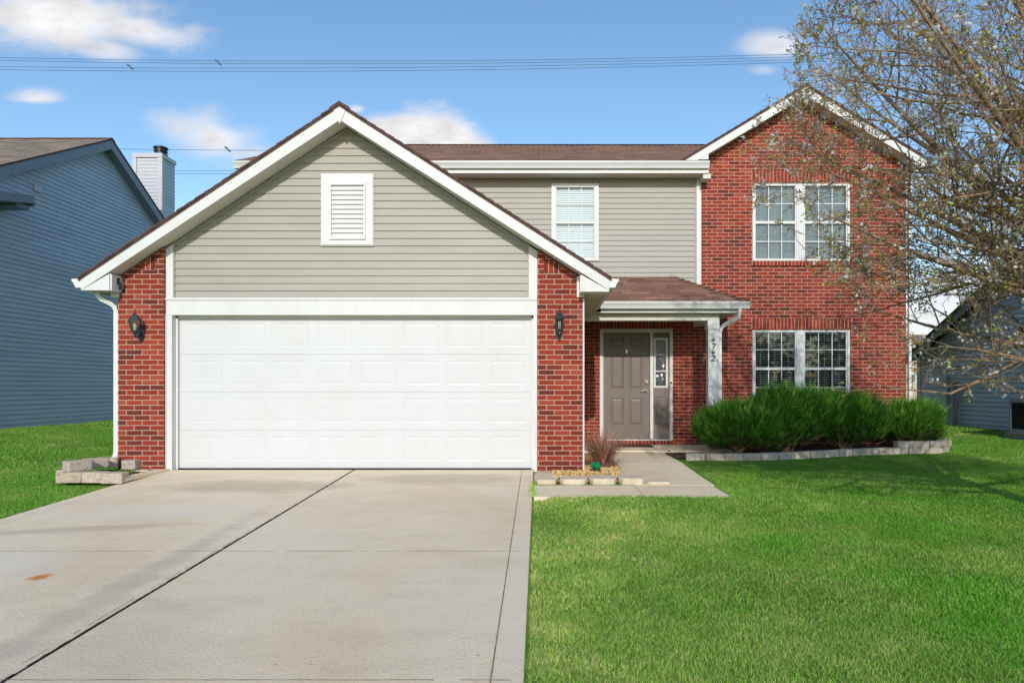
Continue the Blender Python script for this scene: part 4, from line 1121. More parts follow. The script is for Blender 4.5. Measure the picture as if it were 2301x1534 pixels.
# landscape blocks
def block_mesh(L, D_, Hh, seed):
    r_ = random.Random(seed); mb = MB()
    # split-faced block: chamfered front, uneven top view
    prof = [(-L / 2, .02), (-L / 2 + .025, 0), (L / 2 - .025, 0), (L / 2, .02), (L / 2 - .015, D_), (-L / 2 + .015, D_)]
    prof = [(a + r_.uniform(-.005, .005), b_ + r_.uniform(-.006, .006)) for a, b_ in prof]
    mb.prism(prof, 'z', 0, Hh)
    return mb
edge_n = 0
def block(x, y, z, rot, L, Hh, label, group, D_=.16, tilt=0.0):
    global edge_n
    edge_n += 1
    mb = block_mesh(L, D_, Hh, edge_n)
    o = mb.build('edging_block', M['block'], bevel=.009)
    o.location = (x, y, z); o.rotation_euler = (tilt, 0, rot)
    tag(o, label, 'block', group)
    return o
# front bed edging, following the curve of the bed
path = [(2.30, 10.36), (2.7, 10.40), (3.2, 10.42), (3.7, 10.52), (4.2, 10.68), (4.7, 10.86), (5.2, 11.08), (5.7, 11.28), (6.2, 11.45), (6.6, 11.52), (6.95, 11.56), (7.2, 11.72), (7.34, 11.98), (7.42, 12.3)]
def along(path, step):
    out = []; d = 0; nxt = step / 2
    for (a, b_) in zip(path, path[1:]):
        L = math.dist(a, b_)
        while d + L >= nxt:
            t = (nxt - d) / L; out.append((a[0] + (b_[0] - a[0]) * t, a[1] + (b_[1] - a[1]) * t, math.atan2(b_[1] - a[1], b_[0] - a[0]))); nxt += step
        d += L
    return out
bl = along(path, .305)
ords = ['first', 'second', 'third', 'fourth', 'fifth', 'sixth', 'seventh', 'eighth', 'ninth', 'tenth', 'eleventh', 'twelfth', 'thirteenth', 'fourteenth', 'fifteenth', 'sixteenth', 'seventeenth', 'eighteenth', 'nineteenth', 'twentieth', 'twenty-first']
zb_ = lambda x, y: float(gz(x, y))
for i, (x, y, a) in enumerate(bl):
    block(x, y, zb_(x, y) - .015, a + random.uniform(-.04, .04), .298, .118, f'{ords[i]} bottom-row edging block of the shrub bed, counted from the walkway', 'edging blocks around the front shrub bed', tilt=random.uniform(-.02, .02))
up = [b_ for b_ in bl if b_[0] > 5.95]
for i, (x, y, a) in enumerate(up[:6]):
    block(x + .1 * math.cos(a), y + .1 * math.sin(a) + .012, zb_(x, y) + .104, a + random.uniform(-.04, .04), .296, .105, f'{ords[i]} upper-row edging block at the right end of the shrub bed', 'edging blocks around the front shrub bed')
# blocks at the left corner of the garage
lb = [(-5.66, 8.02, -.03, .08, .30, 'leftmost block of the lower front row by the downspout'), (-5.38, 8.02, -.03, -.06, .27, 'middle block of the lower front row by the downspout'), (-5.13, 8.0, -.035, .02, .26, 'pinkish right block of the lower front row beside the driveway'),
      (-5.72, 8.28, -.02, 1.45, .28, 'lower side block set back on the lawn edge left of the garage')]
for (x, y, z, a, L, lab) in lb: block(x, y, z, a, L, .125, lab, 'landscape blocks at the garage corner', .18)
ub = [(-5.62, 8.20, .095, 1.05, .30, 'upper block leaning at the left end of the corner bed'), (-5.6, 8.5, .09, 1.0, .28, 'upper block behind the leaning one at the corner bed'), (-5.70, 8.78, .06, .35, .28, 'upper block under the mouth of the left downspout'), (-5.45, 8.84, .03, -.1, .2, 'small block against the foot of the left brick pier')]
for (x, y, z, a, L, lab) in ub: block(x, y, z, a, L, .12, lab, 'landscape blocks at the garage corner', .17, .03)
mb = MB()   # small broken curb between bed and driveway
mb.prism([(-5.10, 8.05), (-5.0, 8.1), (-4.98, 9.0), (-5.5, 9.0), (-5.45, 8.9), (-5.14, 8.75)], 'z', -.02, .022)
tag(mb.build('curb_strip', M['walkc']), kind='structure')
# flat stones at the right corner of the garage
fsn = [(-.055, .25, 8.05, 8.9, 'large flat stone at the corner between garage door and walk', .05), (.255, .605, 8.05, 8.40, 'rounded flat stone edging the pebbles, nearest the big corner stone', .06), (.612, .965, 8.05, 8.42, 'middle rounded flat stone edging the yellow pebbles', .065),
       (.972, 1.30, 8.05, 8.40, 'third flat stone edging the yellow pebbles, under the dry grass', .07), (1.31, 1.62, 8.05, 8.24, 'small thin stone lying on the walkway corner', .03), (1.05, 1.14, 8.5, 9.1, 'narrow stone set on edge between pebbles and walkway', .06)]
for i, (x0, x1, y0, y1, lab, hh) in enumerate(fsn):
    r_ = random.Random(i + 3); n = 14; pr = []
    for k in range(n):
        a = 2 * math.pi * k / n; c, s = math.cos(a), math.sin(a)
        e = 1 / max(abs(c), abs(s)) ** .75
        pr.append(((x0 + x1) / 2 + (x1 - x0) / 2 * c * min(e, 1.25) * r_.uniform(.95, 1.0), (y0 + y1) / 2 + (y1 - y0) / 2 * s * min(e, 1.25) * r_.uniform(.93, 1)))
    tag(MB().prism(pr, 'z', -.06, -.048 + hh).build('flat_stone', M['tanstone'], bevel=.012), lab, 'stone', 'flat stones around the pebble bed')
# pebbles
mb = MB()
mb.poly([(-.05, 8.12, -.03), (1.145, 8.12, -.03), (1.145, 9.2, -.006), (1.145, 11.5, -.006), (.61, 11.5, -.006), (.61, 9.2, -.006), (.61, GB, -.01), (-.05, GB, -.01)], r=.3)
for k in range(2600):
    x, y = random.uniform(.18, 1.1), random.uniform(8.3, 9.5)
    if y > GB - .02 and x < .63: continue
    s = random.uniform(.008, .017); r_ = random.random(); z = -.012 + random.uniform(0, .018) + (.01 if y > 8.6 else 0)
    q = [(x + s * math.cos(a) * random.uniform(.8, 1.2), y + s * math.sin(a) * random.uniform(.7, 1.2)) for a in (0.2, 1.4, 2.6, 3.9, 5.1)]
    for i in range(5): mb.poly([(q[i][0], q[i][1], z - s * .3), (q[(i + 1) % 5][0], q[(i + 1) % 5][1], z - s * .3), (x, y, z + s * .8)], r=r_)
tag(mb.build('pebble_bed', M['pebble']), 'yellow pebbles around the foot of the right garage pier', 'gravel', kind='stuff')
# green glass ornament
gxo, gyo = PX(1339, 8.85), 8.85
t = empty('glass_ornament', (gxo, gyo, 0)); tag(t, 'green faceted glass ornament on the yellow pebbles', 'ornament')
mb = MB(); zc = .085
mb.lathe(gxo, gyo, [(0, zc - .06), (.04, zc - .045), (.07, zc - .015), (.073, zc + .0), (.062, zc + .025), (.036, zc + .045), (0, zc + .05)], 9)
mb.build('glass_dome', M['green'], t)
for a in (.3, 1.6, 2.9, 4.2, 5.4): MB().tube([(gxo + .05 * math.cos(a), gyo + .05 * math.sin(a), zc - .045), (gxo + .085 * math.cos(a), gyo + .085 * math.sin(a), 0.0)], .009, 5).build('foot', M['dark'], t)

# ------------------------------------------------------------------ neighbours
def house_label(o, l): tag(o, l, 'house')
lh = empty('neighbour_house', (-11, 17, .2)); house_label(lh, 'large blue-grey siding house on the left with a tan shingle roof')
LX = -11.0
ry, rz = 16.8, PZ(311, 16.8); fy, bye = 13.35, 21.2
s_f = (rz - 5.45) / (ry - 13.1)
mb = MB(); gy0 = 13.45
zr_ = lambda y: rz - .16 - (s_f * (ry - y) if y < ry else .60 * (y - ry))
siding(mb, [(gy0 - 3.5, .25), (22.2, .25), (22.2, zr_(22.2)), (ry, zr_(ry)), (gy0, zr_(gy0)), (gy0 - 3.5, 3.2)], [], .25, .115, .016, lambda u, z, d: (LX + d, u, z)) if False else None
siding(mb, [(gy0, .25), (22.2, .25), (22.2, zr_(22.2)), (ry, zr_(ry)), (gy0, zr_(gy0))], [], .25, .1016, .028, lambda u, z, d: (LX + d, u, z))
siding(mb, [(gy0 - 3.6, .25), (gy0, .25), (gy0, 4.9), (gy0 - 3.6, 4.9)], [], .25, .1016, .028, lambda u, z, d: (LX + d, u, z))
mb.poly([(LX, gy0 - 3.6, 0), (LX - 9, gy0 - 3.6, 0), (LX - 9, gy0 - 3.6, 4.9), (LX, gy0 - 3.6, 4.9)]); mb.poly([(LX, 22.2, 0), (LX - 9, 22.2, 0), (LX - 9, 22.2, 4.2), (LX, 22.2, 4.2)])
mb.build('siding_wall', M['blue'], lh)
MB().box(LX - 9, LX - .01, gy0 - 3.58, 22.19, -.4, .26).build('foundation', M['foundation'], lh)
rl = xroof('roof', LX - 9.3, LX + .28, 13.1, 5.45, ry, rz, 22.5, rz - .60 * (22.5 - ry), lh, 'shingle_tan')
mb = MB()
for (ya, za, yb2, zb2) in ((13.1, 5.45, ry, rz), (ry, rz, 22.5, rz - .60 * (22.5 - ry))):
    mb.prism([(ya, za - .045), (yb2, zb2 - .045), (yb2, zb2 - .27), (ya, za - .27)], 'x', LX + .24, LX + .265)
mb.build('rake_board', M['bluegrey'], rl)
mb = MB()
for (ya, za, yb2, zb2) in ((13.1, 5.45, ry, rz), (ry, rz, 22.5, rz - .60 * (22.5 - ry))):
    mb.poly([(LX, ya, za - .22), (LX + .24, ya, za - .22), (LX + .24, yb2, zb2 - .22), (LX, yb2, zb2 - .22)])
mb.build('soffit', M['bluegrey'], rl)
# lower front wing eave, its corner pokes into view
mb = MB(); x1_ = LX + .62; z1_ = 5.1
mb.prism([(9.3, z1_ - .9 + .02), (13.75, z1_ - .03), (13.75, z1_ - .2), (9.3, z1_ - 1.1)], 'x', LX - 9, x1_, uvlen=True)
wing = mb.build('wing_roof', M['bluegrey'], lh)
mb = MB(); mb.prism([(x1_, 13.77), (x1_, 13.9)], 'z', 0, 0) if False else None
mb.box(LX, x1_ - .02, 13.752, 13.80, z1_ - .24, z1_ - .06); mb.box(LX, x1_ - .1, 13.4, 13.75, z1_ - .34, z1_ - .24); mb.build('fascia', M['bluegrey'], wing)
MB().box(LX + .018, LX + .06, 14.5, 14.72, PZ(431, 14.6), PZ(417, 14.6)).build('wall_vent', M['palegrey'], lh)
# chimney
cD = 19.3; c0, c1 = PX(301, cD), PX(363, cD); ctop = PZ(346, cD); cd2 = -c1 * FPX / (VX - 392)
cd2 = c1 * FPX / (392 - VX)
mb = MB()
siding(mb, [(c0, 4.2), (c1, 4.2), (c1, ctop), (c0, ctop)], [], 4.2, .1016, .018, lambda u, z, d: (u, cD - d, z))
chim = mb.build('chimney', M['palegrey'], lh)  # paler than its side: the sunlit face is put into the colour
mb = MB(); siding(mb, [(cD, 4.2), (cd2, 4.2), (cd2, ctop), (cD, ctop)], [], 4.2, .1016, .018, lambda u, z, d: (c1 + d, u, z))
mb.poly([(c0, cD, 4.2), (c0, cd2, 4.2), (c0, cd2, ctop), (c0, cD, ctop)]); mb.poly([(c0, cd2, 4.2), (c1, cd2, 4.2), (c1, cd2, ctop), (c0, cd2, ctop)])
mb.build('side_siding', M['blue'], chim)  # bluer than the front: the shaded face is put into the colour
mb = MB()
for (a, b_) in ((c0 - .02, c0 + .09), (c1 - .09, c1 + .02)): mb.box(a, b_, cD - .04, cD - .019, 4.2, ctop - .11)
mb.box(c1 + .0185, c1 + .04, cD - .04, cD + .07, 4.2, ctop - .11)
mb.box(c0 - .03, c1 + .045, cD - .05, cd2 + .02, ctop - .109, ctop + .01)
mb.build('trim', M['palegrey'], chim)
mb = MB(); kx0, kx1 = PX(331, cD), PX(361, cD); kz = ctop + .01
mb.lathe((kx0 + kx1) / 2, cD + .35, [(0, kz), (.17, kz), (.17, kz + .06), (.19, kz + .07), (.19, kz + .09), (.16, kz + .1), (.16, kz + .16), (.19, kz + .165), (.19, kz + .18), (.16, kz + .19), (.16, kz + .24), (.2, kz + .25), (.2, kz + .29), (.16, kz + .31), (0, kz + .32)], 14)
mb.build('chimney_cap', M['dark'], chim)

rh = empty('neighbour_house', (9.8, 15, .2)); house_label(rh, 'blue siding house on the right, partly hidden behind the flowering tree')
RX = 9.8
mb = MB(); yb0 = 17.2; ya0 = 8.6; zr2 = lambda y: 3.95 - .456 * abs(y - 12.6)
siding(mb, [(ya0, .2), (yb0, .2), (yb0, zr2(yb0)), (12.6, zr2(12.6)), (ya0, zr2(ya0))], [], .2, .1016, .028, lambda u, z, d: (RX - d, u, z))
mb.poly([(RX, ya0, 0), (RX + 9, ya0, 0), (RX + 9, ya0, 2.5), (RX, ya0, 2.5)]); mb.poly([(RX, yb0, 0), (RX + 9, yb0, 0), (RX + 9, yb0, 1.9), (RX, yb0, 1.9)])
mb.build('siding_wall', M['blue'], rh)
MB().box(RX + .01, RX + 9, ya0 + .01, yb0 - .01, -.4, .21).build('foundation', M['foundation'], rh)
MB().box(RX - .035, RX + .06, yb0 - .1, yb0 + .03, .2, 1.84).build('corner_board', M['palegrey'], rh)
rr = xroof('roof', RX - .3, RX + 9, 8.3, 4.1 - .456 * 4.3, 12.6, 4.1, 17.5, 4.1 - .456 * 4.9, rh, 'shingle_tan')
mb = MB()
for (ya, za, yb2, zb2) in ((8.3, 4.1 - .456 * 4.3, 12.6, 4.1), (12.6, 4.1, 17.5, 4.1 - .456 * 4.9)):
    mb.prism([(ya, za - .045), (yb2, zb2 - .045), (yb2, zb2 - .24), (ya, za - .24)], 'x', RX - .27, RX - .25)
mb.build('rake_board', M['bluegrey'], rr)
mb = MB()
for y in (15.55, 15.85): mb.tube([(RX - .07, y, .15), (RX - .07, y, 1.25 if y < 15.7 else 1.4)], .035, 6)
mb.build('conduit', M['foundation'], rh)
# air conditioner
ax, ay = PX(2285, 12.9), 12.32
x_ac = 0
ac = empty('air_conditioner', (9.3, ay, .2)); tag(ac, 'grey air conditioner unit beside the blue house on the right', 'air conditioner')
x0, x1, z0 = 8.95, 9.68, float(gz(9.3, 12.3)) + .02
mb = MB(); mb.box(x0, x1, ay - .38, ay + .38, z0 + .05, z0 + .12); mb.box(x0, x1, ay - .38, ay + .38, z0 + .62, z0 + .69)
for (a, b_) in ((x0, ay - .38), (x1 - .05, ay - .38), (x0, ay + .33), (x1 - .05, ay + .33)): mb.box(a, a + .05, b_, b_ + .05, z0 + .121, z0 + .619)
mb.build('frame', M['acgrey'], ac, bevel=.004)
mb = MB()
for k in range(12):
    z = z0 + .13 + k * .04
    mb.box(x0 + .02, x1 - .02, ay - .365, ay - .355, z, z + .026); mb.box(x0 + .01, x0 + .02, ay - .34, ay + .34, z, z + .026)
mb.box(x0 + .05, x1 - .05, ay - .33, ay + .33, z0 + .122, z0 + .61)
mb.build('grille', M['dark'], ac)
mb = MB(); mb.lathe((x0 + x1) / 2, ay, [(.3, z0 + .691), (.3, z0 + .71), (.28, z0 + .71), (.1, z0 + .74), (0, z0 + .74)], 14); mb.build('fan_guard', M['dark'], ac)
MB().box(x0 - .05, x1 + .05, ay - .45, ay + .45, z0 - .08, z0 + .049).build('pad', M['foundation'], ac)
# far house seen through the gap
fh = empty('far_house', (22, 40, 0)); house_label(fh, 'small tan house far off, glimpsed between the brick wall and the blue house')
FXc = PX(2049, 40)
mb = MB(); mb.box(FXc - 1.6, FXc + 5, 40, 48, -.3, 2.9); mb.build('wall', M['tan'], fh)
mb = MB(); mb.prism([(39.6, 2.9), (44, 4.6), (48.4, 2.9)], 'x', FXc - 1.9, FXc + 5.3, uvlen=True); mb.build('roof', M['shingle_tan'], fh)
mb = MB(); wx, wz = PX(2045, 40), PZ(850, 40); mb.box(wx - .35, wx + .35, 39.93, 39.99, wz - .3, wz + .3); wf = mb.build('window', M['white'], fh)
MB().box(wx - .27, wx + .27, 39.92, 39.929, wz - .22, wz + .22).build('pane', M['acgrey'], wf)

# ------------------------------------------------------------------ power lines far behind the houses
def wire(pts, D, lab, sag, clamps=()):
    (xa, ya), (xm, ym), (xb, yb) = pts
    co = np.polyfit([xa, xm, xb], [ya, ym, yb], 2)
    path = [(PX(px, D), D, PZ(float(np.polyval(co, px)), D)) for px in np.linspace(-900, 3300, 60)]
    mb = MB(); mb.tube(path, .015, 5, False)
    o = tag(mb.build('power_line', M['wire']), lab, 'power line', 'power lines strung behind the houses')
    for px in clamps:
        z = PZ(float(np.polyval(co, px)), D); x = PX(px, D)
        MB().tube([(x - .18, D - .05, z + .2), (x - .05, D - .05, z + .13), (x + .06, D - .05, z - .02), (x + .2, D - .05, z - .1)], .06, 5).build('spacer', M['wire'], o)
for (p, lab, cl_) in ((((0, 130), (1000, 137), (1830, 121)), 'topmost thin wire of the upper four power lines', ()), (((0, 136), (1000, 143), (1830, 127)), 'second thin wire from the top of the upper four power lines', (491,)),
                ((((0, 150), (1000, 151), (1830, 133))), 'third wire from the top of the upper four power lines', (293,)), (((0, 157), (1000, 158), (1830, 139)), 'lowest wire of the upper four power lines', ()),
                (((0, 331), (560, 338), (1830, 330)), 'higher of the two low power line pairs, seen over the chimney', (512,)), (((0, 383), (560, 384), (1830, 372)), 'upper wire of the lowest pair, passing behind the chimney', ()), (((0, 388), (560, 391), (1830, 379)), 'lower wire of the lowest pair, passing behind the chimney', ())):
    wire(p, 45, lab, 0, cl_)

# ------------------------------------------------------------------ vegetation
def np_mesh(name, verts, tris, rnd, mats, parent=None, smooth=False, mi=None):
    me = bpy.data.meshes.new(name)
    off = np.array(parent_world(parent)) if parent is not None else np.zeros(3)
    verts = np.asarray(verts, np.float32) - off.astype(np.float32); tris = np.asarray(tris, np.int32)
    k = tris.shape[1]
    me.vertices.add(len(verts)); me.vertices.foreach_set('co', verts.ravel())
    me.loops.add(tris.size); me.loops.foreach_set('vertex_index', tris.ravel())
    me.polygons.add(len(tris)); me.polygons.foreach_set('loop_start', np.arange(0, tris.size, k, dtype=np.int32))
    me.polygons.foreach_set('loop_total', np.full(len(tris), k, np.int32))
    if mi is not None: me.polygons.foreach_set('material_index', np.asarray(mi, np.int32))
    for m_ in (mats if isinstance(mats, list) else [mats]): me.materials.append(m_)
    at = me.attributes.new('rnd', 'FLOAT', 'POINT'); at.data.foreach_set('value', np.asarray(rnd, np.float32))
    me.update(calc_edges=True); me.validate()
    if smooth: me.polygons.foreach_set('use_smooth', [True] * len(me.polygons))
    o = bpy.data.objects.new(name, me); col.objects.link(o)
    if parent is not None: o.parent = parent
    return o
def blades(base, h, wd, lean, az_, rnd):
    """each blade: two bent segments narrowing to a tip; 5 vertices, 3 triangles"""
    n = len(base); ang = rng.uniform(0, 2 * np.pi, n)
    side = np.stack([np.cos(ang), np.sin(ang), np.zeros(n)], 1) * (wd / 2)[:, None]
    ld = np.stack([np.cos(az_), np.sin(az_), np.zeros(n)], 1)
    mid = base + ld * (h * lean * .3)[:, None] + np.array([0, 0, 1]) * (h * .6)[:, None]
    tip = base + ld * (h * lean)[:, None] + np.array([0, 0, 1]) * (h * (1 - .25 * lean))[:, None]
    V = np.stack([base - side, base + side, mid - side * .75, mid + side * .75, tip], 1).reshape(-1, 3)
    i = np.arange(n)[:, None] * 5
    T = np.concatenate([i + [0, 1, 3], i + [0, 3, 2], i + [2, 3, 4]], 1).reshape(-1, 3)
    return V, T, np.repeat(rnd, 5)
def grass_ok(x, y):
    ok = ~((x > DR_L - .015) & (x < DR_R + .02) & (y < GY))
    ok &= ~((x > -.1) & (x < 2.095) & (y > 7.15) & (y < 8.1)); ok &= ~((x > -.1) & (x < 2.16) & (y >= 8.05) & (y < 13))
    ok &= ~((x > HLX - .3) & (x < BX1) & (y > 8.95))
    ok &= ~((x > -5.86) & (x < -5) & (y > 7.98) & (y < 9.2))
    ex = np.interp(x, [p[0] for p in path_bed], [p[1] for p in path_bed])
    ok &= ~((x > 2.1) & (x < 7.46) & (y > ex - .01) & (y < 12.9))
    ok &= ~((x < LX + .0) & (y > 9.8)) & ~((x > RX) & (y > 8.5))
    ok &= ~((x > 8.85) & (x < 9.8) & (y > 11.8) & (y < 12.85))
    return ok
path_bed = path
def scatter(n, x0, x1, y0, y1):
    x = rng.uniform(x0, x1, n); y = rng.uniform(y0, y1, n); k = grass_ok(x, y); return x[k], y[k]
VV, TT, RR = [], [], []; nv = 0
def patchy(x, y):
    return (np.sin(x * 1.7 + 1.3 * np.sin(y * .9)) * np.cos(y * 1.9 + x * .6) + .6 * np.sin(x * 4.7 + 2.1 * y) * np.sin(3.9 * y - 1.7 * x) + .4 * np.sin(9.1 * x + 3) * np.sin(8.3 * y + 1.5 * x))
for (x0, x1, y0, y1, dens, hh, ww) in ((-.07, 5.6, 1.9, 4.0, 15000, .036, .0034), (-.07, 7.6, 4.0, 6.2, 8500, .040, .0046), (-.07, 9.8, 6.2, 9.0, 5200, .042, .006), (2, 11, 9.0, 13.5, 3000, .045, .0075), (6.5, 13, 13.5, 22, 1100, .05, .011),
                                        (-8.3, -5.0, 4.5, 9.0, 5200, .042, .006), (-12, -5.4, 9.0, 15, 2600, .045, .008), (-12, -5.4, 15, 24, 1000, .05, .012)):
    x, y = scatter(int(dens * (x1 - x0) * (y1 - y0)), x0, x1, y0, y1)
    # leave out what lies well outside the view
    u = x / np.maximum(y, .1); k = (u > -1.15) & (u < 1.5) & (y > 1.9); x, y = x[k], y[k]
    n = len(x); z = gz(x, y)
    p = patchy(x, y)
    h = .8 * hh * rng.uniform(.55, 1.25, n) * (1 + .22 * p * .6)
    edge = (np.abs(x - DR_R) < .10) | (np.abs(x - DR_L) < .12) | ((np.abs(y - 7.14) < .08) & (x < 2.2))
    h = np.where(edge, h * rng.uniform(.9, 1.5, n), h)
    r_ = np.clip(rng.normal(.5, .24, n) + .12 * p, 0, .93)
    dry = rng.random(n) < (.05 + .06 * (np.sin(x * 3.1 + y * 2.3) > .6) + .06 * (x < 2.5))
    r_ = np.where(dry, rng.uniform(.93, 1, n), r_)
    V, T, Rn = blades(np.stack([x, y, z - .004], 1), h, ww * rng.uniform(.7, 1.3, n), rng.uniform(.2, 1.15, n), rng.uniform(0, 2 * np.pi, n), r_)
    VV.append(V); TT.append(T + nv); RR.append(Rn); nv += len(V)
tag(np_mesh('grass', np.concatenate(VV), np.concatenate(TT), np.concatenate(RR), M['grass']), 'short green lawn grass in front of and beside the house', 'grass', kind='stuff')

# weeds in the crack where drive and walk meet
def tuft(name, x, y, z, n, h, wd, spread, mat_, lo=0, hi=1, parent=None, up=.6, rbase=.02, segs=4):
    V, T, Rn = [], [], []; c = 0
    for i in range(n):
        a = random.uniform(0, 2 * math.pi); sp = random.uniform(.1, 1) * spread; L = h * random.uniform(.6, 1.1)
        bx, by = x + random.gauss(0, rbase), y + random.gauss(0, rbase)
        sd_ = Vector((-math.sin(a), math.cos(a), 0)); r_ = random.uniform(lo, hi)
        for k in range(segs + 1):
            t = k / segs; out = sp * (t * .6 + t * t * .4); q = Vector((bx + math.cos(a) * out * L, by + math.sin(a) * out * L, z + L * t * (1 - .25 * sp * t)))
            w_ = wd * (1 - .8 * t); V += [tuple(q - sd_ * w_ / 2), tuple(q + sd_ * w_ / 2)]; Rn += [r_, r_]
            if k: b0 = c + 2 * (k - 1); T += [(b0, b0 + 1, b0 + 3), (b0, b0 + 3, b0 + 2)]
        c += 2 * (segs + 1)
    return np_mesh(name, V, T, Rn, mat_, parent)
for i, (y, lab) in enumerate(((7.25, 'green weed tuft in the joint between driveway and walkway, nearest the lawn'), (7.55, 'green weed tuft in the middle of the driveway and walkway joint'), (7.95, 'small brown-green weed at the corner of the big flat stone'))):
    t = tuft('weed', -.065, y, -.06, 26, .09, .007, .8, M['grass'], .2, 1 if i == 2 else .8, rbase=.025); tag(t, lab, 'weed', 'weeds in the driveway joint')
t = tuft('weed', -5.38, 8.72, 0, 70, .07, .009, 1.2, M['grass'], .2, .98, rbase=.09); tag(t, 'low green weeds in the corner bed at the left brick pier', 'weed')

# dry ornamental grass by the porch corner
og = empty('ornamental_grass', (.90, 9.35, 0)); tag(og, 'clump of dry reddish ornamental grass beside the right garage pier', 'plant')
tuft('stalks', .90, 9.35, 0, 460, .56, .013, 1.15, M['drygrass'], 0, 1, og, rbase=.035, segs=5)
tuft('dead_base', .90, 9.35, 0, 200, .2, .008, 1.3, M['drygrass'], 0, .5, og, rbase=.07, segs=4)

# junipers of the front bed
def shrub(x, y, rx, ry_, h, label, seed, n=5200):
    t = empty('juniper_shrub', (x, y, 0)); tag(t, label, 'shrub', 'juniper shrubs in the front bed')
    g = np.random.default_rng(seed); rd = random.Random(seed)
    z0 = .02
    # woody stems
    mb = MB(); stems = []
    for i in range(16):
        a = rd.uniform(0, 2 * math.pi); e = rd.uniform(.3, 1.0)
        p = Vector((x + rd.uniform(-.1, .1), y + rd.uniform(-.08, .08), z0)); pts = [p]
        tgt = Vector((x + math.cos(a) * rx * e * .9, y + math.sin(a) * ry_ * e * .9, z0 + h * rd.uniform(.45, .8)))
        for k in range(1, 5): pts.append(p.lerp(tgt, k / 4) + Vector((rd.uniform(-.03, .03), rd.uniform(-.03, .03), rd.uniform(-.02, .02))))
        mb.tube(pts, [.014, .012, .009, .006, .003], 5)
    for i in range(60):
        a = rd.uniform(0, 2 * math.pi); zz = rd.uniform(.08, .4) * h; rr_ = rd.uniform(.45, .95)
        p = Vector((x + math.cos(a) * rx * rr_ * .7, y + math.sin(a) * ry_ * rr_ * .7, z0 + zz)); d = Vector((math.cos(a), math.sin(a), rd.uniform(.2, 1)))
        mb.tube([p, p + d * .08 + Vector((0, 0, .01)), p + d * .17], [.004, .003, .001], 3)
    mb.build('stems', M['bark'], t)
    # plumes: lobed crown made of many sprays that lean outward and up
    lobes = [(g.uniform(-.55, .55) * rx, g.uniform(-.5, .5) * ry_, g.uniform(.28, .72) * h, g.uniform(.42, .62)) for _ in range(11)] + [(0, 0, .5 * h, .75)]
    P, Nn = [], []
    while len(P) < n:
        lx, ly, lz, s = lobes[g.integers(len(lobes))]
        d = g.normal(size=3); d /= np.linalg.norm(d)
        r_ = s * g.uniform(.55, 1.0) ** .5
        q = np.array([lx + d[0] * r_ * rx * .9, ly + d[1] * r_ * ry_ * .9, lz + d[2] * r_ * h * .62])
        if q[2] < .05 * h or q[2] > h * 1.03: continue
        # narrower foot
        lim = .80 + .20 * min(1, q[2] / (h * .35))
        if (q[0] / rx) ** 2 + (q[1] / ry_) ** 2 > lim * lim * 1.08: continue
        P.append(q + [x, y, z0]); Nn.append(d)
    P = np.array(P); Nn = np.array(Nn)
    V, T, Rn, c = [], [], [], 0
    MI = []
    # each spray: a stemlet with several needle tufts
    for p, d in zip(P, Nn):
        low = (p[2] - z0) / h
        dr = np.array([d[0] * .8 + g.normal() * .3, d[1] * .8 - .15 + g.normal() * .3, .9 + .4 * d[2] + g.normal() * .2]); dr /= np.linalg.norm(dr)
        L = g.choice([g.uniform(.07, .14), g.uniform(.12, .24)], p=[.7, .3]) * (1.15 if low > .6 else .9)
        base_r = np.clip(g.normal(.42, .2) + .25 * (low - .5), 0, 1)  # lighter toward the top, a highlight put into the needle colour
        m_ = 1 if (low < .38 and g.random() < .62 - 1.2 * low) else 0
        side = np.cross(dr, g.normal(size=3)); side /= np.linalg.norm(side) + 1e-6
        for k in range(5):
            t_ = k / 5; bp = p + dr * L * t_ * .8
            nd = dr + side * g.uniform(-.55, .55) + g.normal(size=3) * .12; nd /= np.linalg.norm(nd)
            w_ = np.cross(nd, g.normal(size=3)); w_ /= np.linalg.norm(w_) + 1e-6; w_ *= g.uniform(.003, .0062)
            ln = L * g.uniform(.45, .8)
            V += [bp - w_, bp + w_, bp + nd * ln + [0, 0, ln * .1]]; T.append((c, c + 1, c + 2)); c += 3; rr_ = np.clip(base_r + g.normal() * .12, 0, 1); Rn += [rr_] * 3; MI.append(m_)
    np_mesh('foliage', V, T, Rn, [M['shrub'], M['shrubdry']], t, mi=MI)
    return t
shrub(3.32, 11.12, .80, .56, .80, 'leftmost juniper shrub in front of the porch column', 1, 10000)
shrub(4.25, 11.45, .85, .6, 1.04, 'tallest juniper shrub under the left half of the lower window', 2, 12500)
shrub(5.38, 11.75, .84, .58, .96, 'juniper shrub under the right half of the lower window', 3, 11500)
shrub(6.72, 12.1, .60, .44, .76, 'rightmost juniper shrub at the end of the bed', 4, 9000)
# a few dead leaves
lv = []
for i in range(46):
    if i < 26: x, y = random.uniform(2.15, 2.6), random.uniform(10.4, 11.4); z = .02
    elif i < 34: x, y = random.uniform(-5.12, -4.95), random.uniform(8.1, 8.9); z = .03
    else: x, y = random.uniform(3, 6.8), 0; y = float(np.interp(x, [p[0] for p in path], [p[1] for p in path])) + random.uniform(.2, .4); z = .04
    lv.append((x, y, z + random.uniform(0, .02)))
V, T, Rn = [], [], []
for i, p in enumerate(lv):
    a = random.uniform(0, 6.28); s = random.uniform(.02, .045); d = Vector((math.cos(a), math.sin(a), random.uniform(-.2, .4))) * s; e = Vector((-math.sin(a), math.cos(a), random.uniform(-.3, .5))) * s * .5; p = Vector(p)
    c = len(V); V += [tuple(p - d), tuple(p + e), tuple(p + d), tuple(p - e + Vector((0, 0, .008)))]; T += [(c, c + 1, c + 2), (c, c + 2, c + 3)]; Rn += [random.random() * .5] * 4
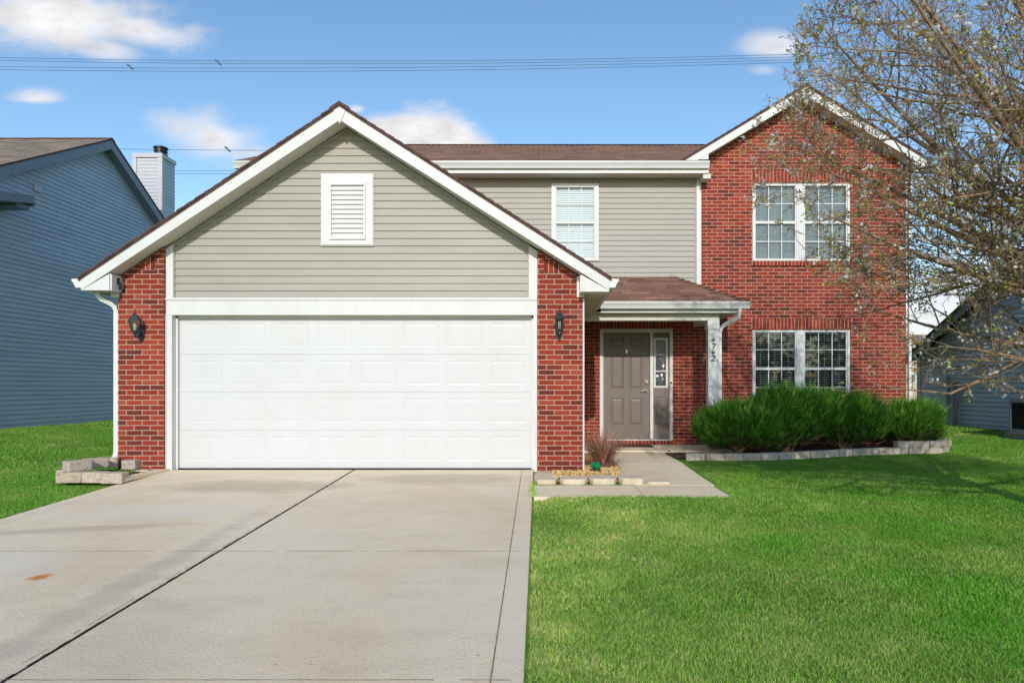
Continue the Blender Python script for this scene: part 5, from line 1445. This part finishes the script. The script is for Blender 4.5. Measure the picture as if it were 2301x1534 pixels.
tag(np_mesh('dead_leaves', V, T, Rn, M['drygrass']), 'scattered dead brown leaves at the edges of the beds', 'leaves', kind='stuff')

# ------------------------------------------------------------------ flowering pear tree at the right
TX, TY = 5.15, 5.35
tree = empty('flowering_pear_tree', (TX, TY, float(gz(TX, TY)))); tag(tree, 'spreading pear tree with bare twigs, young leaves and white blossoms at the right', 'tree')
rt = random.Random(23)
class Br:
    def __init__(s): s.V = []; s.F = []
    def tube(s, pts, rads, n):
        base = len(s.V); up = None
        for i, p in enumerate(pts):
            d = (pts[min(i + 1, len(pts) - 1)] - pts[max(i - 1, 0)]).normalized()
            if up is None: up = Vector((0, 0, 1)) if abs(d.z) < .9 else Vector((0, 1, 0))
            a = d.cross(up).normalized(); up = a.cross(d)
            for k in range(n):
                t = 2 * math.pi * k / n; q = p + (a * math.cos(t) + up * math.sin(t)) * rads[i]; s.V.append(tuple(q))
        for i in range(len(pts) - 1):
            for k in range(n):
                a_, b_ = base + i * n + k, base + i * n + (k + 1) % n; s.F.append((a_, b_, b_ + n, a_ + n))
trunk, limbs, twigs = Br(), Br(), Br()
tips = []
def grow(p, d, L, r, lvl, curve):
    nseg = (7, 7, 5, 4, 3)[lvl]; pts = [p.copy()]; rads = [r]; dirs = [d.copy()]
    sl = L / nseg
    wob = (.10, .16, .24, .32, .36)[lvl]
    for i in range(nseg):
        d = (d + Vector((rt.gauss(0, wob), rt.gauss(0, wob), rt.gauss(0, wob) + curve)) * .5).normalized()
        if i and p.z + d.z * sl < 1.05 - .3 * (rt.random() < .04):
            if lvl > 1: break
            d = Vector((d.x, d.y, .08)).normalized()
        if i and math.hypot(p.x + d.x * sl - TX, p.y - TY) > (3.0 if p.z > 3.7 else 3.4 if p.z > 2.4 else 2.95) and lvl: break
        p = p + d * sl * rt.uniform(.85, 1.15); pts.append(p.copy()); dirs.append(d.copy())
        t = (i + 1) / nseg; rads.append(max(.0021, r * (1 - (.9 if lvl < 2 else .78) * t)))
    nseg = len(pts) - 1
    (limbs if lvl < 2 else twigs).tube(pts, rads, (7, 6, 4, 3, 3)[lvl])
    def at(t):
        f = t * nseg; i = min(int(f), nseg - 1); return pts[i].lerp(pts[i + 1], f - i), dirs[i + 1], rads[i] + (rads[i + 1] - rads[i]) * (f - i)
    if lvl < 4:
        nch = (rt.randint(13, 15), rt.randint(7, 9), rt.randint(4, 5), rt.randint(1, 2))[lvl]
        for k in range(nch):
            t = (.16, .12, .15, .2)[lvl] + (.98 - .16) * (k + rt.random()) / nch * 1.0
            t = min(t, .97); q, dd, rr_ = at(t)
            ax = dd.cross(Vector((rt.gauss(0, 1), rt.gauss(0, 1), rt.gauss(0, 1)))).normalized()
            nd = (Matrix.Rotation(R(rt.uniform(28, 62)), 3, ax) @ dd).normalized()
            if q.z < 1.85 and lvl and rt.random() < .4: continue
            ll = L * (.5, .46, .46, .5)[lvl] * (1.12 - .62 * t) * rt.uniform(.7, 1.2)
            grow(q, nd, max(ll, .05), max(.0026, rr_ * rt.uniform(.42, .62)), lvl + 1, .10)
            if lvl >= 2 and rt.random() < .5: tips.append((q, nd, .7))
    tips.append((pts[-1], d, 1.0))
z0 = float(gz(TX, TY))
tp = [Vector((TX + .02 * i, TY - .01 * i, z0 - .05 + i * .36)) for i in range(7)]
tp[0] = Vector((TX, TY, z0 - .05)); trunk.tube(tp, [.19, .145, .132, .125, .118, .11, .09], 14)
def dir_(az_, el): return Vector((math.cos(R(az_)) * math.cos(R(el)), math.sin(R(az_)) * math.cos(R(el)), math.sin(R(el))))
# (azimuth from +x, elevation, length, start height, radius, curve)
limb_specs = [(183, 8, 2.5, 1.15, .036, .0), (160, 14, 2.6, 1.3, .04, .03), (214, 18, 2.5, 1.35, .042, .03), (178, 30, 3.2, 1.5, .05, .0), (168, 34, 3.4, 1.6, .05, .0), (192, 42, 3.5, 1.65, .052, .0),  (188, 24, 3.2, 1.45, .055, .02), (172, 38, 3.5, 1.55, .06, .03), (215, 34, 3.0, 1.6, .05, .03),
              (196, 50, 3.7, 1.7, .062, .03), (150, 47, 3.5, 1.75, .055, .02), (178, 62, 4.0, 1.9, .064, .01), (120, 58, 3.4, 1.85, .05, .02), (210, 70, 4.0, 2.0, .055, 0),
              (265, 40, 2.8, 1.6, .046, .02), (100, 32, 2.6, 1.5, .045, .02), (290, 60, 3.2, 1.8, .05, .02), (60, 50, 3.0, 1.7, .05, .02), (20, 40, 3.0, 1.6, .05, .02), (340, 52, 3.2, 1.8, .05, .02), (0, 80, 4.1, 2.0, .06, 0), (75, 78, 3.9, 2.0, .055, 0), (315, 25, 2.5, 1.4, .045, .02)]
for (a, e, L, h_, r_, cv_) in limb_specs:
    p = Vector((TX + .02 * (h_ / .36), TY, z0 + h_)); grow(p, dir_(a + rt.uniform(-4, 4), e), L * (1.08 if 140 < a < 225 and e > 20 else 1), r_, 0, cv_)
def br_obj(b_, name):
    return np_mesh(name, b_.V, b_.F, np.full(len(b_.V), .5), M['bark'], tree, smooth=True)
br_obj(trunk, 'trunk'); br_obj(limbs, 'limbs'); br_obj(twigs, 'twigs')
gt = np.random.default_rng(5)
V, T, Rn, c = [], [], [], 0; VB, TB, RB, cb_ = [], [], [], 0
for (p, d, wgt) in tips:
    u = gt.random()
    p = np.array(p); d = np.array(d)
    if u < .36:
        for k in range(gt.integers(2, 4)):
            ld = d * .7 + gt.normal(size=3) * .55; ld /= np.linalg.norm(ld); s = np.cross(ld, gt.normal(size=3)); s /= np.linalg.norm(s) + 1e-6
            L = gt.uniform(.014, .038); w_ = L * gt.uniform(.2, .32); q = p + gt.normal(size=3) * .004
            V += [q, q + ld * L * .5 + s * w_, q + ld * L, q + ld * L * .5 - s * w_]; T.append((c, c + 1, c + 2, c + 3)); Rn += [gt.beta(1.6, 1.6)] * 4; c += 4
    if u > (.86 if p[2] < 2.2 else .91):
        for k in range(gt.integers(3, 7)):
            q0 = p + gt.normal(size=3) * .018; nrm = gt.normal(size=3); nrm /= np.linalg.norm(nrm); a_ = np.cross(nrm, [0, 0, 1.01]); a_ /= np.linalg.norm(a_) + 1e-6; b_ = np.cross(nrm, a_)
            for j in range(5):
                t = 2 * math.pi * j / 5; dd = a_ * math.cos(t) + b_ * math.sin(t); ee = -a_ * math.sin(t) + b_ * math.cos(t); L = .012
                VB += [q0, q0 + dd * L * .6 + ee * L * .42 + nrm * .002, q0 + dd * L * 1.1 + nrm * .003, q0 + dd * L * .6 - ee * L * .42 + nrm * .002]; TB.append((cb_, cb_ + 1, cb_ + 2, cb_ + 3)); RB += [gt.random()] * 4; cb_ += 4
np_mesh('leaves', V, T, Rn, M['leaf'], tree); np_mesh('blossoms', VB, TB, RB, M['blossom'], tree)
print('tips', len(tips), 'twig faces', len(twigs.F), 'grass verts', nv)

# ------------------------------------------------------------------ trees across the street, which the windows mirror
V, T, Rn, c = [], [], [], 0
for i in range(46):
    cx = -75 + i * 3.6 + rng.uniform(-1, 1); cy = -44 + rng.uniform(-4, 4); rr = rng.uniform(2.4, 4.4); hh = rng.uniform(5, 9.5)
    n = 700
    d = rng.normal(size=(n, 3)); d /= np.linalg.norm(d, axis=1)[:, None]
    p = d * np.array([rr, rr, hh / 2]) * rng.uniform(.55, 1, (n, 1)) + [cx, cy, hh / 2 - .6]
    a = rng.normal(size=(n, 3)) * .42; b_ = rng.normal(size=(n, 3)) * .42
    V.append(np.stack([p, p + a, p + b_], 1).reshape(-1, 3)); T.append(np.arange(n * 3).reshape(-1, 3) + c); c += n * 3; Rn.append(np.repeat(rng.random(n) * .6, 3))
tag(np_mesh('distant_trees', np.concatenate(V), np.concatenate(T), np.concatenate(Rn), M['shrub']), 'belt of green trees across the street', 'trees', kind='stuff')
